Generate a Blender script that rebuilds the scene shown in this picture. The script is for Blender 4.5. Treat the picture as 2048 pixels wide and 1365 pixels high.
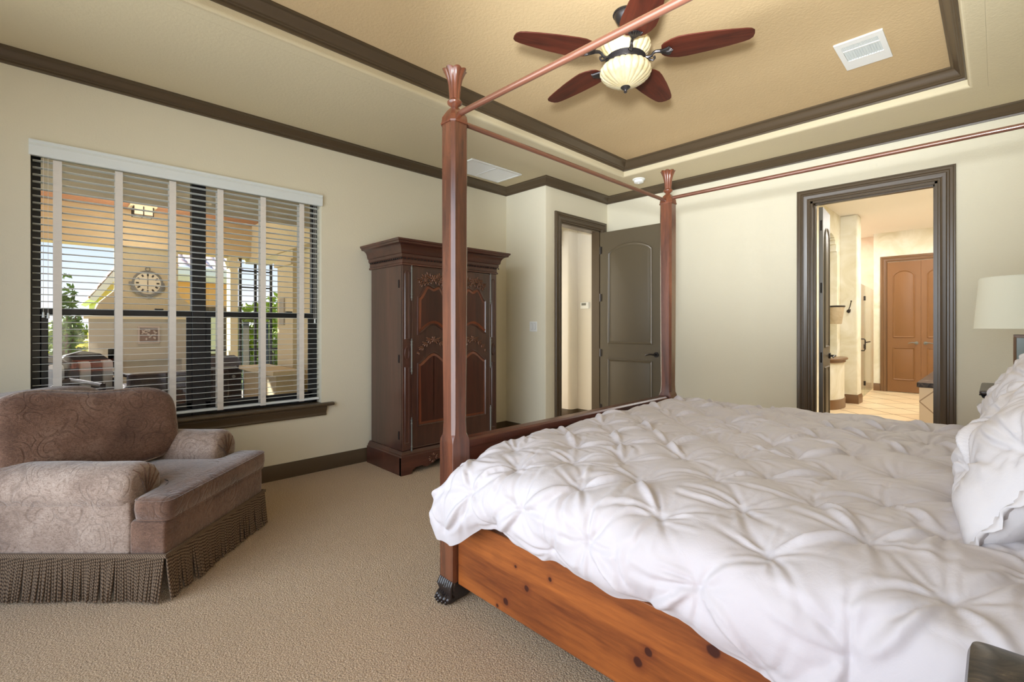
import bpy, math, random
import numpy as np
from mathutils import Vector, Matrix
random.seed(5)
for o in list(bpy.data.objects): bpy.data.objects.remove(o)
SC = bpy.context.scene
COL = SC.collection
PI = math.pi

# ------------------------------------------------------------------ camera, world, lights
F_PX = 950.0
cam_d = bpy.data.cameras.new('camera'); cam = bpy.data.objects.new('camera', cam_d); COL.objects.link(cam)
cam_d.sensor_width = 36.0; cam_d.lens = F_PX/2048*36.0
cam_d.shift_y = -28.5/2048
cam_d.clip_start = 0.02; cam_d.clip_end = 400
cam.location = (0, 0, 1.28)
cam.rotation_euler = (PI/2, 0, math.atan(971/950.0))
SC.camera = cam
SC.view_settings.view_transform = 'Standard'; SC.view_settings.look = 'None'
SC.view_settings.gamma = 1; SC.view_settings.use_curve_mapping = False
SC.view_settings.exposure = 0.36

def srgb(r, g, b):
    f = lambda c: (c/255/12.92) if c/255 <= .04045 else ((c/255+.055)/1.055)**2.4
    return (f(r), f(g), f(b), 1.0)

W = bpy.data.worlds.new('world'); SC.world = W; W.use_nodes = True
wn = W.node_tree; wn.nodes.clear()
wo = wn.nodes.new('ShaderNodeOutputWorld'); bg = wn.nodes.new('ShaderNodeBackground')
tc = wn.nodes.new('ShaderNodeTexCoord'); sp = wn.nodes.new('ShaderNodeSeparateXYZ'); rp = wn.nodes.new('ShaderNodeValToRGB')
wn.links.new(tc.outputs['Generated'], sp.inputs[0]); wn.links.new(sp.outputs[2], rp.inputs[0])
rp.color_ramp.elements[0].position = 0.0; rp.color_ramp.elements[0].color = (.95, .97, 1.0, 1)
rp.color_ramp.elements[1].position = 0.5; rp.color_ramp.elements[1].color = srgb(120, 165, 225)
e = rp.color_ramp.elements.new(.16); e.color = srgb(196, 219, 250)
wn.links.new(rp.outputs[0], bg.inputs[0]); bg.inputs[1].default_value = .98
wn.links.new(bg.outputs[0], wo.inputs[0])

def lamp(name, kind, loc, rot, energy, color=(1, 1, 1), size=1, size_y=None, spread=None, angle=None):
    d = bpy.data.lights.new(name, kind); d.energy = energy; d.color = color
    if kind == 'AREA':
        d.shape = 'RECTANGLE'; d.size = size; d.size_y = size_y or size
        if spread: d.spread = spread
    if kind == 'SUN': d.angle = angle or .01
    if kind in ('POINT', 'SPOT'): d.shadow_soft_size = size
    o = bpy.data.objects.new(name, d); COL.objects.link(o); o.location = loc; o.rotation_euler = rot
    return o
# sun from the side of the house away from the patio, high
lamp('sun', 'SUN', (-20, -8, 14), (math.radians(57), 0, math.radians(-58)), 12, (1, .97, .93), angle=.02)
# daylight coming in through the wide glazed doors in the rear wall (behind the camera)
lamp('daylight_rear_doors', 'AREA', (-1.55, -.86, 1.42), (PI/2, 0, 0), 64, (.84, .92, 1.0), 3.5, 2.5, spread=math.radians(125))
# the photographer's flash, aimed up at the tray ceiling and bounced off it
fl_d = lamp('bounce_flash', 'SPOT', (.05, -.2, 1.55), (0, 0, 0), 900, (.90, .95, 1.0), .12)
fl_d.rotation_euler = (Vector((-1.2, 3.1, 3.1))-Vector((.05, -.2, 1.55))).to_track_quat('-Z', 'Y').to_euler()
fl_d.data.spot_size = math.radians(64); fl_d.data.spot_blend = 1.0
# ceiling lights of the bathroom, an added shower fill, daylight in the hall
lamp('bathroom_ceiling_light_a', 'AREA', (-.6, 7.2, 3.12), (0, 0, 0), 52, (1, .98, .93), 1.2, 1.2)
lamp('bathroom_ceiling_light_b', 'AREA', (-.2, 10.2, 3.12), (0, 0, 0), 62, (1, .98, .93), 1.4, 1.4)
lamp('shower_fill_light', 'AREA', (-2.45, 11.1, 3.12), (0, 0, 0), 26, (1, .97, .92), .5, .5)  # added fill lamp that lifts the dark shower stone
lamp('hall_daylight', 'AREA', (-5.9, 4.75, 1.5), (PI/2, 0, -PI/2), 60, (.95, .95, 1), .9, 2.2)

# ------------------------------------------------------------------ materials
def nd(t, ty, **kw):
    n = t.nodes.new(ty)
    for k, v in kw.items(): setattr(n, k, v)
    return n
def base_mat(name, col, rough=.5, metal=0, spec=.5):
    m = bpy.data.materials.new(name); m.use_nodes = True
    t = m.node_tree; b = t.nodes['Principled BSDF']
    b.inputs['Base Color'].default_value = col; b.inputs['Roughness'].default_value = rough
    b.inputs['Metallic'].default_value = metal; b.inputs['Specular IOR Level'].default_value = spec
    return m, t, b
def coords(t, scale=(1, 1, 1), kind='Object', rot=(0, 0, 0)):
    c = nd(t, 'ShaderNodeTexCoord'); mp = nd(t, 'ShaderNodeMapping'); mp.inputs['Scale'].default_value = scale
    mp.inputs['Rotation'].default_value = rot
    t.links.new(c.outputs[kind], mp.inputs[0]); return mp.outputs[0]
def noise(t, vec, scale, detail=3, rough=.5, dist=0):
    n = nd(t, 'ShaderNodeTexNoise'); t.links.new(vec, n.inputs['Vector'])
    n.inputs['Scale'].default_value = scale; n.inputs['Detail'].default_value = detail
    n.inputs['Roughness'].default_value = rough; n.inputs['Distortion'].default_value = dist
    return n.outputs['Fac']
def ramp(t, fac, stops):
    r = nd(t, 'ShaderNodeValToRGB'); t.links.new(fac, r.inputs[0]); e = r.color_ramp.elements
    e[0].position, e[0].color = stops[0]; e[1].position, e[1].color = stops[-1]
    for p, c in stops[1:-1]: x = e.new(p); x.color = c
    return r.outputs[0]
def mixc(t, fac, a, b, mode='MIX'):
    m = nd(t, 'ShaderNodeMix'); m.data_type = 'RGBA'; m.blend_type = mode
    if isinstance(fac, (int, float)): m.inputs[0].default_value = fac
    else: t.links.new(fac, m.inputs[0])
    for i, v in ((6, a), (7, b)):
        if isinstance(v, tuple): m.inputs[i].default_value = v
        else: t.links.new(v, m.inputs[i])
    return m.outputs[2]
def math_(t, op, a, b=0.0):
    m = nd(t, 'ShaderNodeMath'); m.operation = op
    for i, v in ((0, a), (1, b)):
        if isinstance(v, (int, float)): m.inputs[i].default_value = v
        else: t.links.new(v, m.inputs[i])
    return m.outputs[0]
def bump(t, b, h, strength=.3, dist=.01):
    n = nd(t, 'ShaderNodeBump'); n.inputs['Strength'].default_value = strength; n.inputs['Distance'].default_value = dist
    t.links.new(h, n.inputs['Height']); t.links.new(n.outputs[0], b.inputs['Normal']); return n
def paint(name, col, rough=.6, texture=.25, var=.04, scale=70, spec=.3):
    m, t, b = base_mat(name, col, rough, 0, spec)
    v = coords(t); 
    n2 = noise(t, v, .9, 3)
    dk = tuple(c*(1-var) for c in col[:3])+(1,); lt = tuple(min(1, c*(1+var)) for c in col[:3])+(1,)
    t.links.new(ramp(t, n2, [(.3, dk), (.7, lt)]), b.inputs['Base Color'])
    if texture: bump(t, b, noise(t, v, scale, 3, .6), texture, .004)
    return m
def wood(name, light, dark, axis='Z', rough=.35, grain=9, knots=False, spec=.5, coat=0, contrast=1):
    m, t, b = base_mat(name, light, rough, 0, spec)
    st = {'X': (.09, 1, 1), 'Y': (1, .09, 1), 'Z': (1, 1, .09)}[axis]
    v = coords(t, st)
    n1 = noise(t, v, grain, 5, .6, 1.2); n2 = noise(t, v, grain*8, 4, .7, .2)
    f = math_(t, 'ADD', math_(t, 'MULTIPLY', n1, .65), math_(t, 'MULTIPLY', n2, .35))
    c = ramp(t, f, [(.36, dark), (.5, tuple((a+b_)/2 for a, b_ in zip(light, dark))), (.64, light)])
    if knots:
        v2 = coords(t, {'X': (1.0, 1.5, 1.5), 'Z': (1.5, 1.5, .8), 'Y': (1.5, 1, 1.5)}[axis])
        vo = nd(t, 'ShaderNodeTexVoronoi'); t.links.new(v2, vo.inputs['Vector']); vo.inputs['Scale'].default_value = 2.6
        kk = ramp(t, vo.outputs['Distance'], [(.035, (1, 1, 1, 1)), (.055, (.25, .25, .25, 1)), (.13, (0, 0, 0, 1))])
        c = mixc(t, kk, c, srgb(62, 22, 14))
    t.links.new(c, b.inputs['Base Color'])
    b.inputs['Coat Weight'].default_value = coat; b.inputs['Coat Roughness'].default_value = .22
    bump(t, b, n2, .10, .002)
    return m
def knotty(m, pts):
    t = m.node_tree; b = t.nodes['Principled BSDF']; src = b.inputs['Base Color'].links[0].from_socket
    v = coords(t, (1, 0, 1)); acc = None; nz = noise(t, coords(t, (1, 1, 1)), 30, 2)
    for x, z, r in pts:
        d = nd(t, 'ShaderNodeVectorMath'); d.operation = 'DISTANCE'; t.links.new(v, d.inputs[0]); d.inputs[1].default_value = (x, 0, z)
        q = math_(t, 'DIVIDE', d.outputs['Value'], r); acc = q if acc is None else math_(t, 'MINIMUM', acc, q)
    acc = math_(t, 'ADD', acc, math_(t, 'MULTIPLY', math_(t, 'SUBTRACT', nz, .5), .8))
    halo = ramp(t, acc, [(0, (.6, .6, .6, 1)), (.5, (.5, .5, .5, 1)), (1.0, (0, 0, 0, 1))]) if False else None
    k1 = nd(t, 'ShaderNodeMapRange'); t.links.new(acc, k1.inputs[0]); k1.inputs[1].default_value = .85; k1.inputs[2].default_value = 1.15; k1.inputs[3].default_value = 1; k1.inputs[4].default_value = 0
    k2 = nd(t, 'ShaderNodeMapRange'); t.links.new(acc, k2.inputs[0]); k2.inputs[1].default_value = 1.2; k2.inputs[2].default_value = 2.8; k2.inputs[3].default_value = .45; k2.inputs[4].default_value = 0
    c = mixc(t, k2.outputs[0], src, srgb(96, 40, 20)); c = mixc(t, k1.outputs[0], c, srgb(58, 20, 12))
    t.links.new(c, b.inputs['Base Color'])
def glass(name, tint=(1, 1, 1, 1), gloss=.10, rough=0.0):
    m = bpy.data.materials.new(name); m.use_nodes = True; t = m.node_tree; t.nodes.clear()
    o = nd(t, 'ShaderNodeOutputMaterial'); tr = nd(t, 'ShaderNodeBsdfTransparent'); gl = nd(t, 'ShaderNodeBsdfGlossy')
    mx = nd(t, 'ShaderNodeMixShader'); fr = nd(t, 'ShaderNodeFresnel'); fr.inputs[0].default_value = 1.45
    tr.inputs[0].default_value = tint; gl.inputs['Roughness'].default_value = rough
    t.links.new(math_(t, 'MULTIPLY', fr.outputs[0], gloss*10), mx.inputs[0])
    t.links.new(tr.outputs[0], mx.inputs[1]); t.links.new(gl.outputs[0], mx.inputs[2]); t.links.new(mx.outputs[0], o.inputs[0])
    return m

M = {}
KNOTS = [(-.727, .139, .014), (-.606, .239, .012), (-.483, .322, .008), (-.668, .304, .006), (-.777, .100, .007), (-.110, .198, .016), (-.071, .248, .013), (.133, .352, .018), (.6, .2, .013)]
M['wall'] = paint('wall_paint', srgb(222, 215, 192), .75, .30, .02, 90)
M['ceiling'] = paint('ceiling_paint', srgb(208, 195, 162), .8, .35, .02, 60)
M['hallwall'] = paint('hall_wall_paint', srgb(224, 218, 206), .7, .2, .02, 90)
M['tray'] = paint('tray_ceiling_paint', srgb(202, 176, 134), .8, .5, .03, 60)
M['trim'] = paint('trim_paint', srgb(82, 68, 50), .32, .05, .05, 20, .5)
M['doorpaint'] = paint('door_paint', srgb(90, 80, 62), .38, .12, .05, 200, .5)
M['white'] = paint('white_enamel', srgb(235, 236, 232), .35, 0, .01)
M['blind'] = paint('blind_white', srgb(222, 228, 226), .45, .03, .02, 40)
M['tape'] = paint('blind_tape', srgb(226, 220, 210), .9, .15, .02, 300)
M['black'] = paint('black_aluminium', srgb(28, 30, 34), .4, 0, .05, 20, .5)
M['dark'] = paint('dark_trim_and_shade', srgb(30, 28, 27), .8, 0, .05)  # real dark parts, and painted shade inside openings
M['iron'] = paint('dark_iron', srgb(52, 46, 42), .38, .1, .2, 60, .6); M['iron'].node_tree.nodes['Principled BSDF'].inputs['Metallic'].default_value = .6
M['glass'] = glass('window_glass')
M['showerglass'] = glass('shower_glass', (.93, .97, .95, 1), .035)
M['post'] = wood('post_wood', srgb(114, 66, 44), srgb(64, 36, 26), 'Z', .26, 7, True, .5, 1.0)
M['rail'] = wood('rail_pine', srgb(164, 92, 40), srgb(98, 46, 20), 'X', .36, 6, True, .5, .2)
knotty(M['rail'], KNOTS)
M['footwood'] = wood('footboard_wood', srgb(106, 54, 36), srgb(66, 32, 21), 'Y', .33, 7, False, .5, .2)
M['rodx'] = paint('copper_rod', srgb(112, 72, 56), .28, 0, .1, 20, .6); M['rodx'].node_tree.nodes['Principled BSDF'].inputs['Metallic'].default_value = .3; M['rodx'].node_tree.nodes['Principled BSDF'].inputs['Coat Weight'].default_value = 1
M['finial'] = wood('finial_wood', srgb(126, 72, 48), srgb(76, 42, 29), 'Z', .28, 12, False, .5, .4)
M['paw'] = paint('paw_black', srgb(36, 28, 26), .25, .6, .3, 60, .6)
M['armoire'] = wood('armoire_cherry', srgb(84, 50, 40), srgb(52, 30, 24), 'Z', .30, 5, False, .5, .7)
M['armoireh'] = wood('armoire_cherry_cross', srgb(88, 49, 37), srgb(54, 29, 22), 'Y', .30, 5, False, .5, .35)
M['armpanel'] = wood('armoire_panel', srgb(78, 38, 28), srgb(48, 22, 17), 'Z', .30, 5, False, .5, .35)
M['armbevel'] = wood('armoire_bevel_lit', srgb(128, 68, 42), srgb(92, 46, 29), 'Z', .30, 5, False, .5, .3)  # lighter wood paints in the light caught by the panel edges
M['carve'] = paint('carved_wood', srgb(112, 76, 56), .25, .3, .3, 90, .6)
M['blade'] = wood('fan_blade_wood', srgb(104, 46, 30), srgb(54, 23, 16), 'X', .5, 8, False, .3, 0)
M['bronze'] = paint('fan_bronze', srgb(62, 58, 58), .34, .05, .2, 60, .6); M['bronze'].node_tree.nodes['Principled BSDF'].inputs['Metallic'].default_value = .7
m, t, b = base_mat('alabaster_glass', srgb(236, 222, 180), .3); b.inputs['Subsurface Weight'].default_value = .3; b.inputs['Subsurface Radius'].default_value = (.05, .04, .02)
v = coords(t); t.links.new(ramp(t, noise(t, v, 9, 4, .6, 1), [(.3, srgb(190, 172, 126)), (.65, srgb(214, 202, 170))]), b.inputs['Base Color']); M['alabaster'] = m

# carpet: cut pile, speckled yarn, with shade painted into the low spots
m, t, b = base_mat('carpet', srgb(196, 170, 134), .95, 0, .1)
v = coords(t); n1 = noise(t, v, 170, 5, .8); n2 = noise(t, v, 1.6, 3)
vo = nd(t, 'ShaderNodeTexVoronoi'); t.links.new(v, vo.inputs['Vector']); vo.inputs['Scale'].default_value = 140
c1 = ramp(t, n1, [(.36, srgb(112, 88, 62)), (.5, srgb(192, 164, 130)), (.62, srgb(232, 208, 176))])
c2 = mixc(t, math_(t, 'MULTIPLY', n2, .30), c1, srgb(184, 144, 98))
t.links.new(c2, b.inputs['Base Color'])
hh = math_(t, 'ADD', math_(t, 'MULTIPLY', vo.outputs['Distance'], -1.0), math_(t, 'MULTIPLY', n1, .8))
bump(t, b, hh, .9, .008); b.inputs['Sheen Weight'].default_value = .2; M['carpet'] = m

# duvet cotton
m, t, b = base_mat('duvet_cotton', srgb(192, 186, 188), .62, 0, .25)
v = coords(t); bump(t, b, noise(t, v, 26, 4, .65, .6), .22, .006)
b.inputs['Sheen Weight'].default_value = .15; M['duvet'] = m
m, t, b = base_mat('sham_cotton', srgb(204, 199, 200), .65, 0, .25)
v = coords(t); bump(t, b, noise(t, v, 22, 4, .65, .6), .25, .006); M['sham'] = m
M['mattress'] = paint('mattress_white', srgb(238, 236, 232), .8, .1, .01)

# chenille damask
def damask(name, base, dark, hi):
    m, t, b = base_mat(name, base, .85, 0, .15)
    v = coords(t)
    d = nd(t, 'ShaderNodeTexNoise'); t.links.new(v, d.inputs['Vector']); d.inputs['Scale'].default_value = 5.5; d.inputs['Detail'].default_value = 1
    mv = nd(t, 'ShaderNodeMix'); mv.data_type = 'VECTOR'; mv.inputs[0].default_value = .10
    t.links.new(v, mv.inputs[4]); t.links.new(d.outputs['Color'], mv.inputs[5])
    vo = nd(t, 'ShaderNodeTexVoronoi'); t.links.new(mv.outputs[1], vo.inputs['Vector']); vo.inputs['Scale'].default_value = 8.5
    rings = math_(t, 'SINE', math_(t, 'MULTIPLY', vo.outputs['Distance'], 30))
    msk = ramp(t, noise(t, v, 6, 2), [(.42, (0, 0, 0, 1)), (.58, (1, 1, 1, 1))])
    line = ramp(t, rings, [(.45, (0, 0, 0, 1)), (.95, (1, 1, 1, 1))])
    fine = noise(t, v, 46, 3, .7, 2.5)
    lf = math_(t, 'MULTIPLY', msk, line)
    sc = coords(t, (1, 1, 5)); st = noise(t, sc, 60, 3, .8)
    c = ramp(t, math_(t, 'ADD', math_(t, 'MULTIPLY', noise(t, v, 3.5, 4, .6), .6), math_(t, 'MULTIPLY', st, .4)), [(.36, dark), (.5, base), (.66, hi)])
    c = mixc(t, math_(t, 'MULTIPLY', lf, .30), c, tuple(q*.55 for q in dark[:3])+(1,))
    c = mixc(t, math_(t, 'MULTIPLY', ramp(t, fine, [(.5, (0, 0, 0, 1)), (.60, (1, 1, 1, 1))]), .5), c, dark)
    t.links.new(c, b.inputs['Base Color'])
    h = math_(t, 'ADD', math_(t, 'MULTIPLY', lf, -.6), fine); bump(t, b, h, .45, .006)
    b.inputs['Sheen Weight'].default_value = .55; b.inputs['Sheen Roughness'].default_value = .4
    return m
M['damask'] = damask('chair_damask', srgb(146, 126, 112), srgb(106, 86, 74), srgb(174, 156, 142))
M['damaskdark'] = damask('chair_damask_worn', srgb(114, 86, 70), srgb(80, 58, 46), srgb(140, 114, 98))
m, t, b = base_mat('fringe_cord', srgb(120, 98, 74), .8, 0, .2)
v = coords(t, (1, 1, 1)); wv = nd(t, 'ShaderNodeTexWave'); wv.wave_type = 'BANDS'; wv.bands_direction = 'DIAGONAL'
t.links.new(coords(t, (1.2, 1.2, 1)), wv.inputs['Vector']); wv.inputs['Scale'].default_value = 46
t.links.new(ramp(t, wv.outputs['Fac'], [(.2, srgb(66, 53, 43)), (.7, srgb(128, 108, 88))]), b.inputs['Base Color'])
bump(t, b, wv.outputs['Fac'], .5, .003); M['cord'] = m

# marble (dark)
m, t, b = base_mat('dark_marble', srgb(50, 42, 38), .28, 0, .3)
v = coords(t); n = noise(t, v, 14, 6, .7, 2.2)
t.links.new(ramp(t, n, [(.40, srgb(34, 30, 30)), (.56, srgb(72, 62, 54)), (.66, srgb(110, 96, 78)), (.72, srgb(226, 212, 190))]), b.inputs['Base Color']); M['marble'] = m
M['shade'] = paint('lamp_shade_linen', srgb(224, 222, 202), .9, .2, .01, 260)
m, t, b = base_mat('lamp_shade_cloth', srgb(226, 224, 204), .9); M['lampbronze'] = paint('lamp_base_bronze', srgb(122, 88, 54), .35, .1, .15, 30, .6)
M['lampglass'] = paint('lamp_base_panel', srgb(128, 138, 130), .2, .1, .2, 14, .7)
M['nightwood'] = wood('nightstand_wood', srgb(190, 98, 56), srgb(130, 58, 34), 'Z', .35, 8, False, .5, .2)
# bathroom
def faux(name, a, b_):
    m, t, b = base_mat(name, a, .7); v = coords(t)
    t.links.new(ramp(t, noise(t, v, 2.2, 5, .6, 1.2), [(.35, a), (.65, b_)]), b.inputs['Base Color']); return m
M['bath'] = faux('bath_faux_plaster', srgb(218, 210, 182), srgb(236, 232, 216))
M['bathceil'] = paint('bath_ceiling', srgb(244, 238, 230), .8, 0, .01)
M['bathtrim'] = paint('bath_trim_warm_lit', srgb(120, 88, 58), .35, .05, .05, 20, .5)  # trim paint lightened, warm bathroom light painted into the colour
M['bathdoor'] = paint('closet_door_warm_lit', srgb(128, 88, 50), .4, .05, .05, 200, .5)  # same door paint with the warm light put into its colour
M['pinkstone'] = faux('shower_stone', srgb(236, 210, 186), srgb(244, 226, 206))
m, t, b = base_mat('bath_floor_tile', srgb(226, 190, 140), .35)
v = coords(t, (1, 1, 1), 'Object', (0, 0, PI/4)); br = nd(t, 'ShaderNodeTexBrick'); t.links.new(v, br.inputs['Vector'])
br.offset = 0; br.inputs['Scale'].default_value = 2.0; br.inputs['Brick Width'].default_value = 1; br.inputs['Row Height'].default_value = 1
br.inputs['Mortar Size'].default_value = .018; br.inputs['Mortar'].default_value = srgb(120, 88, 58)
br.inputs['Color1'].default_value = srgb(226, 204, 168); br.inputs['Color2'].default_value = srgb(218, 192, 154)
t.links.new(br.outputs[0], b.inputs['Base Color']); M['tile'] = m
m, t, b = base_mat('tub_tile', srgb(222, 200, 168), .4)
v = coords(t, (1, 1, 1), 'Object', (PI/4, 0, 0)); br = nd(t, 'ShaderNodeTexBrick')
v = coords(t, (1, 1, 1), 'Object', (0, PI/4, 0)); 
sx = nd(t, 'ShaderNodeSeparateXYZ'); t.links.new(v, sx.inputs[0]); cb = nd(t, 'ShaderNodeCombineXYZ'); t.links.new(sx.outputs[0], cb.inputs[0]); t.links.new(sx.outputs[2], cb.inputs[1])
t.links.new(cb.outputs[0], br.inputs['Vector']); br.offset = 0; br.inputs['Scale'].default_value = 3.2; br.inputs['Brick Width'].default_value = 1; br.inputs['Row Height'].default_value = 1
br.inputs['Mortar Size'].default_value = .02; br.inputs['Mortar'].default_value = srgb(170, 140, 108)
br.inputs['Color1'].default_value = srgb(226, 204, 172); br.inputs['Color2'].default_value = srgb(216, 190, 156)
t.links.new(br.outputs[0], b.inputs['Base Color']); M['tubtile'] = m
M['tin'] = faux('aged_tin', srgb(168, 148, 116), srgb(206, 190, 160))
# outdoors
M['stucco'] = paint('stucco', srgb(196, 184, 150), .9, .9, .05, 34)
M['stuccolight'] = paint('stucco_light', srgb(228, 216, 178), .9, .6, .05, 34)
M['stuccogrey'] = paint('stucco_grey', srgb(192, 186, 168), .9, .6, .08, 20)
M['beam'] = wood('beam_paint', srgb(224, 204, 160), srgb(208, 186, 142), 'Y', .6, 4)
m, t, b = base_mat('porch_planks', srgb(190, 120, 80), .5)
v = coords(t); wv = nd(t, 'ShaderNodeTexWave'); wv.bands_direction = 'X'; t.links.new(v, wv.inputs['Vector']); wv.inputs['Scale'].default_value = 3.2; wv.inputs['Distortion'].default_value = .3
t.links.new(ramp(t, wv.outputs['Fac'], [(.04, srgb(104, 62, 44)), (.12, srgb(186, 132, 98)), (.9, srgb(198, 146, 112))]), b.inputs['Base Color']); M['planks'] = m
M['orangewall'] = paint('orange_stucco', srgb(224, 168, 104), .9, .4, .05, 30)
m, t, b = base_mat('clay_tiles', srgb(236, 206, 190), .8)
v = coords(t); t.links.new(ramp(t, noise(t, v, 4, 3), [(.35, srgb(214, 166, 142)), (.65, srgb(244, 226, 214))]), b.inputs['Base Color']); M['claytile'] = m
M['patio'] = paint('patio_floor', srgb(208, 194, 170), .7, .2, .1, 8)
M['grass'] = paint('lawn', srgb(150, 168, 70), .95, .6, .3, 30)
M['leaf'] = paint('leaf_green', srgb(150, 172, 66), .7, 0, .35, 3)
M['leafdark'] = paint('leaf_dark', srgb(88, 122, 52), .7, 0, .35, 3)
M['leaflight'] = paint('leaf_yellow', srgb(222, 216, 120), .7, 0, .3, 3)
M['bark'] = paint('bark', srgb(96, 78, 60), .9, .6, .2, 20)
M['railing'] = paint('railing_black', srgb(30, 32, 34), .5, 0, .1)
M['wicker'] = paint('dark_wicker', srgb(58, 54, 56), .6, .8, .3, 90)
M['cushion'] = paint('patio_cushion_pale', srgb(196, 204, 208), .9, .1, .05)
M['cushiongrey'] = paint('patio_cushion_grey', srgb(92, 94, 100), .9, .1, .05)
M['pewter'] = paint('pewter', srgb(112, 112, 104), .45, .6, .4, 60, .6)
M['clockface'] = paint('clock_face', srgb(222, 214, 186), .6, 0, .05)
M['plaque'] = paint('plaque_stone', srgb(196, 184, 172), .8, .2, .08, 40)
M['plaquein'] = paint('plaque_inner', srgb(140, 118, 108), .8, .5, .2, 40)
M['yellowtrim'] = paint('yellow_soffit', srgb(232, 226, 150), .8, 0, .06)
M['steel'] = paint('grill_steel', srgb(150, 158, 166), .3, 0, .05); M['steel'].node_tree.nodes['Principled BSDF'].inputs['Metallic'].default_value = .8
M['blueglass'] = paint('dark_blue_glass', srgb(64, 80, 96), .1, 0, .2, 2, .8)

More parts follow.
